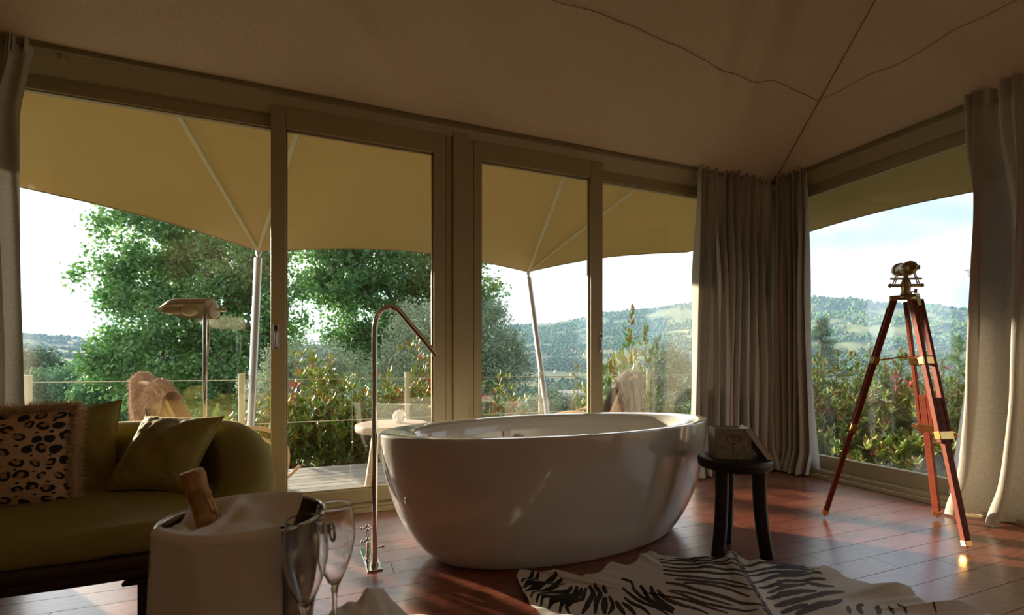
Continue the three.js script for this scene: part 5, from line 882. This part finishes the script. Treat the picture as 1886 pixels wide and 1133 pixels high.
{
  const t = thing('floor_lamp', 'chrome reading lamp with a cream trough shade behind the sofa', 'lamp', [-0.535, 0, -2.735]);
  const cream = mat(0.66, 0.6, 0.48, 0.4, { side: THREE.DoubleSide });
  part('base', lathe([[0, 0], [0.13, 0], [0.132, 0.008], [0.125, 0.018], [0.02, 0.024], [0, 0.024]], 40), M.chrome, t);
  part('pole', [bar([[0, 0.02, 0], [0, 1.2, 0]], 0.0095, 16)], M.chrome, t);
  const s = new THREE.Group(); s.name = 'shade'; t.add(s); s.position.set(0.02, 1.2, 0); s.rotation.order = 'YXZ'; s.rotation.set(-0.55, -0.38, 0);   // trough along -x
  const trough = (r0, off) => sheet(30, 60, (u, v) => {
    const x = lerp(0.03, -0.265, v), taper = v < 0.06 ? Math.sqrt(1 - (1 - v / 0.06) ** 2) * 0.35 + 0.65 : 1 - Math.pow(smooth(0.5, 1, v), 1.6) * 0.97, r = r0 * taper, a = lerp(-0.12, Math.PI + 0.02, u);
    return [x, -0.03 + off + Math.sin(a) * r * 0.98 + 0.012 * (v > 0.5 ? smooth(0.5, 1, v) : 0), Math.cos(a) * r * 1.05 - 0.004 * Math.sin(a)];
  });
  part('reflector', [trough(0.062, 0), trough(0.059, -0.0015)], cream, s);
  part('end_cap', [new THREE.SphereGeometry(0.0405, 24, 12, 0, Math.PI * 2, 0, Math.PI / 2).scale(1, 0.98, 1.02).rotateZ(-Math.PI / 2).scale(0.35, 1, 1).translate(0.03, -0.03, 0)], cream, s);
  part('bulb', [bar([[-0.21, -0.028, 0], [-0.13, -0.028, 0]], 0.018, 16)], mat(0.62, 0.52, 0.38, 0.5), s);
  part('bulb_globe', [ball(0.028, -0.09, -0.028, 0, 1.5, 1, 1)], mat(0.78, 0.7, 0.55, 0.35), s);
  part('swivel_knob', [bar([[0.03, -0.02, 0], [0.055, -0.022, 0]], 0.006, 12), ball(0.014, 0.07, -0.026, 0, 1.7, 0.6, 0.8), box(0.012, 0.016, 0.014, 0.035, -0.016, 0, 0.002)], M.chrome, s);
  part('cord', bar([[0.01, 1.16, 0.006], [0.02, 1.06, 0.008], [0.012, 0.95, 0.004], [-0.004, 0.75, 0.012], [-0.012, 0.5, 0.014], [0, 0.05, 0.012]], 0.0026, 6, 40), mat(0.7, 0.68, 0.62, 0.6), t);
}
// ---------------------------------------------------------------- low table in the foreground: ice bucket, bottle, glasses, napkins
const fwd = V(SY, 0, -CY), rgt = V(CY, 0, SY);
const near = (xc, y, d) => V().addScaledVector(rgt, xc).addScaledVector(fwd, d).setY(y);      // right and ahead of the seat, in metres
const TT = 0.42;
{
  const c = near(-0.16, 0, 0.55), t = thing('low_table', 'low dark wooden table holding the ice bucket and glasses, mostly below view', 'table', [c.x, 0, c.z], -YAW);
  const wood = mat(0.03, 0.018, 0.012, 0.4, { map: grainB });
  part('tabletop', box(0.86, 0.03, 0.74, 0, TT - 0.015, 0, 0.008), wood, t);
  for (const [x, z] of [[-0.38, -0.32], [0.38, -0.32], [-0.38, 0.32], [0.38, 0.32]]) part('leg', bar([[x, TT - 0.03, z], [x * 1.04, 0, z * 1.04]], [0.022, 0.016], 10), wood, t);
}
const BU = V(-0.119, TT, -0.9075), BR = 0.123, BH = 0.246;
const brushed = mat(0.52, 0.43, 0.34, 0.24, { metalness: 1 });
{
  const t = thing('ice_bucket', 'round metal champagne bucket half wrapped in a white napkin', 'bucket', [BU.x, BU.y, BU.z]);
  part('body', lathe([[0, 0.001], [0.09, 0.001], [0.096, 0.006], [0.104, 0.06], [0.112, 0.13], [0.119, 0.2], [0.1215, BH - 0.008], [0.1245, BH - 0.004], [0.1245, BH], [0.121, BH + 0.001], [0.1185, BH - 0.003], [0.116, 0.2], [0.1, 0.06], [0.09, 0.012], [0, 0.01]], 72), brushed, t);
  const a = V(0.118, 0, 0.045).applyAxisAngle(V(0, 1, 0), 0.15);
  part('lug', [ball(0.009, a.x * 1.02, BH - 0.03, a.z * 1.02), bar(Array.from({ length: 17 }, (_, i) => { const q = i / 16 * Math.PI * 2; return V(a.x * 1.09 + 0.004 * Math.sin(q), BH - 0.036 + 0.015 * Math.cos(q), a.z * 1.09 + 0.015 * Math.sin(q)); }), 0.0028, 8)], brushed, t);
}
{
  const foil = mat(0.66, 0.34, 0.12, 0.3, { metalness: 0.9 }), rough = tex(128, 128, (u, v) => 0.5 + 0.6 * tnoise(u, v, 12, 3) + 0.35 * tnoise(u, v, 30, 7)); rough.repeat.set(30, 30); foil.bumpMap = rough; foil.bumpScale = 0.0015;
  const green = mat(0.01, 0.03, 0.012, 0.1, { clearcoat: 1 });
  const t = thing('champagne_bottle', 'champagne bottle with a copper foil neck leaning in the ice bucket', 'bottle', [BU.x + 0.002, BU.y + 0.035, BU.z - 0.004]);
  const topW = at(352, 868, 0.80), dir = topW.clone().sub(t.position).normalize(); t.quaternion.setFromUnitVectors(V(0, 1, 0), dir);
  const L = topW.distanceTo(t.position);
  part('glass_body', lathe([[0, 0], [0.038, 0], [0.042, 0.006], [0.042, L - 0.2], [0.04, L - 0.18], [0.03, L - 0.145], [0.02, L - 0.11], [0.0155, L - 0.07], [0, L - 0.07]], 40), green, t);
  const fp = [[0.0325, L - 0.155], [0.0285, L - 0.135], [0.0215, L - 0.108], [0.0172, L - 0.08], [0.0158, L - 0.058], [0.0166, L - 0.048], [0.0174, L - 0.043], [0.0163, L - 0.038], [0.0166, L - 0.03], [0.018, L - 0.012], [0.0177, L - 0.004], [0.0155, L + 0.0005], [0.008, L + 0.0015], [0, L + 0.001]], fc = new THREE.SplineCurve(fp.map((p) => new THREE.Vector2(...p)));
  part('foil', sheet(72, 90, (u, v) => { const p = fc.getPoint(v), a = -u * Math.PI * 2, w = Math.min(1, p.x / 0.01), r = p.x + w * (0.0011 * noise3.noise(Math.cos(a) * 2.2, Math.sin(a) * 2.2, p.y * 75) + 0.0006 * noise3.noise(Math.cos(a) * 5, Math.sin(a) * 5, p.y * 240)); return [Math.cos(a) * r, p.y, Math.sin(a) * r]; }), foil, t); foil.side = THREE.DoubleSide;
  part('wire_ring', [new THREE.TorusGeometry(0.0172, 0.0012, 8, 36).rotateX(Math.PI / 2).translate(0, L - 0.043, 0)], foil, t);
  part('pull_tab', [bar(Array.from({ length: 10 }, (_, i) => V(0.0168 + 0.0012 * (i % 2), L - 0.048 - i * 0.009, 0.0065)), 0.0016, 6)], foil, t);
}
const clothMat = mat(0.78, 0.745, 0.69, 0.95, { side: THREE.DoubleSide, transmission: 0.12, thickness: 0 });
{ // napkin over the bucket: hangs down the near side, crosses the top, tucks over the far rim
  const o = thing('napkin', 'white linen napkin draped over the champagne bucket', 'napkin', [BU.x, BU.y, BU.z]);
  const a0 = Math.atan2(-BU.z, -BU.x);                    // direction towards the viewer, in xz
  const P = (u, v) => {
    const w = u * 2 - 1, phi = a0 + lerp(1.28, -0.36, u), Rr = BR + 0.006;
    if (v < 0.45) {
      const k = v / 0.45, y = lerp(-0.06, BH - 0.004, k), flare = lerp(0.012, 0.0, k) - lerp(0.012, 0, k), r = Rr + flare + 0.004 * noise3.noise(u * 5, y * 6, 2) + 0.010 * (1 - k) * 0.6;
      return [Math.cos(phi) * r, Math.max(y, 0.004), Math.sin(phi) * r];
    }
    if (v < 0.53) { const k = (v - 0.45) / 0.08, a = k * Math.PI * 0.5; const r = Rr - 0.012 * (1 - Math.cos(a)); return [Math.cos(phi) * r, BH - 0.004 + 0.012 * Math.sin(a), Math.sin(phi) * r]; }
    const k = (v - 0.53) / 0.47, rN = Rr - 0.012, nx = Math.cos(phi) * rN, nz = Math.sin(phi) * rN;
    const far = a0 + Math.PI + lerp(-0.7, 0.85, u) , fx = Math.cos(far) * (Rr + 0.001), fz = Math.sin(far) * (Rr + 0.001);
    const sag = Math.sin(Math.PI * Math.min(1, k * 1.02)), fold = 0.012 * noise3.noise(u * 4 + k * 2, k * 3, 6) + 0.006 * Math.sin(u * 9 + k * 4) + 0.016 * Math.exp(-(((u - 0.34 - 0.12 * k) / 0.05) ** 2));
    return [lerp(nx, fx, k), BH + 0.008 - 0.004 * k - sag * (0.022 - fold * 1.0) , lerp(nz, fz, k)];
  };
  part('cloth', sheet(64, 110, P, 0.3, 0.5), clothMat, o);
  const hem = (u) => bar(Array.from({ length: 50 }, (_, i) => V(...P(u, i / 49))), 0.0016, 6);
  part('hem', hem(0), clothMat, o); part('hem', hem(1), clothMat, o);
}
{
  const g = new THREE.MeshPhysicalMaterial({ color: lin(0.99, 0.99, 0.985), roughness: 0, transmission: 1, thickness: 0.002, ior: 1.5 });
  // one closed wall of glass: outside from the foot up, over the lip, down the inside
  const H = 0.266, outer = [[0, 0.0], [0.032, 0.0], [0.0335, 0.0015], [0.03, 0.003], [0.012, 0.006], [0.0055, 0.014], [0.0038, 0.04], [0.0036, 0.09], [0.0045, 0.118], [0.0085, 0.134], [0.0175, 0.155], [0.0265, 0.18], [0.0315, 0.205], [0.0325, 0.22], [0.0305, 0.245], [0.0272, H - 0.001], [0.0268, H], [0.0262, H - 0.001]];
  const inner = [[0.0292, 0.245], [0.0313, 0.22], [0.0302, 0.205], [0.0252, 0.18], [0.0162, 0.156], [0.0072, 0.139], [0, 0.135]];
  const c = new THREE.SplineCurve(outer.slice(2, 16).map((p) => new THREE.Vector2(...p))).getPoints(60), d = new THREE.SplineCurve([outer[17], ...inner].map((p) => new THREE.Vector2(...p))).getPoints(50);
  const prof = [[0, 0], [0.032, 0], ...c.map((p) => [Math.max(0, p.x), p.y]), [0.0268, H], ...d.map((p) => [Math.max(0, p.x), p.y])];
  const glassGeo = lathe(prof, 56);
  const t = thing('champagne_flute', 'nearer champagne flute, overlapping the bucket edge', 'glass', near(-0.31, TT, 0.718).toArray(), 0, 'champagne flutes');
  part('flute', glassGeo, g, t);
  const t2 = t.clone(); t2.name = numbered('champagne_flute'); scene.add(t2); t2.position.copy(near(-0.293, TT, 0.79)); t2.userData = { ...t.userData, label: 'further champagne flute, with the floor boards seen through it' };
}
{
  const o = near(-0.262, TT, 0.855), t = thing('table_napkin', 'crumpled grey linen napkin lying on the low table beside the flutes', 'napkin', [o.x, TT, o.z], -YAW);
  part('cloth', sheet(70, 60, (u, v) => {
    const a = u * 2 - 1, b = v * 2 - 1, x = a * 0.098 + 0.012 * noise3.noise(b * 2, 1, 3), z = b * 0.085 + 0.012 * noise3.noise(a * 2, 5, 1);
    const e = (1 - Math.pow(Math.abs(a), 3)) * (1 - Math.pow(Math.abs(b), 4)), ridge = Math.exp(-(((a - 0.02 + 0.5 * (b + 0.5)) / 0.28) ** 2)), r2 = Math.exp(-(((a + 0.55 - 0.3 * b) / 0.22) ** 2));
    return [x, 0.004 + e * (0.012 + 0.062 * ridge * smooth(1.0, -0.6, b) + 0.03 * r2) + 0.01 * e * (0.5 + noise3.noise(a * 5, b * 4, 2)), z];
  }, 0.2, 0.18), clothMat, t);
}
renderer.render(scene, camera);
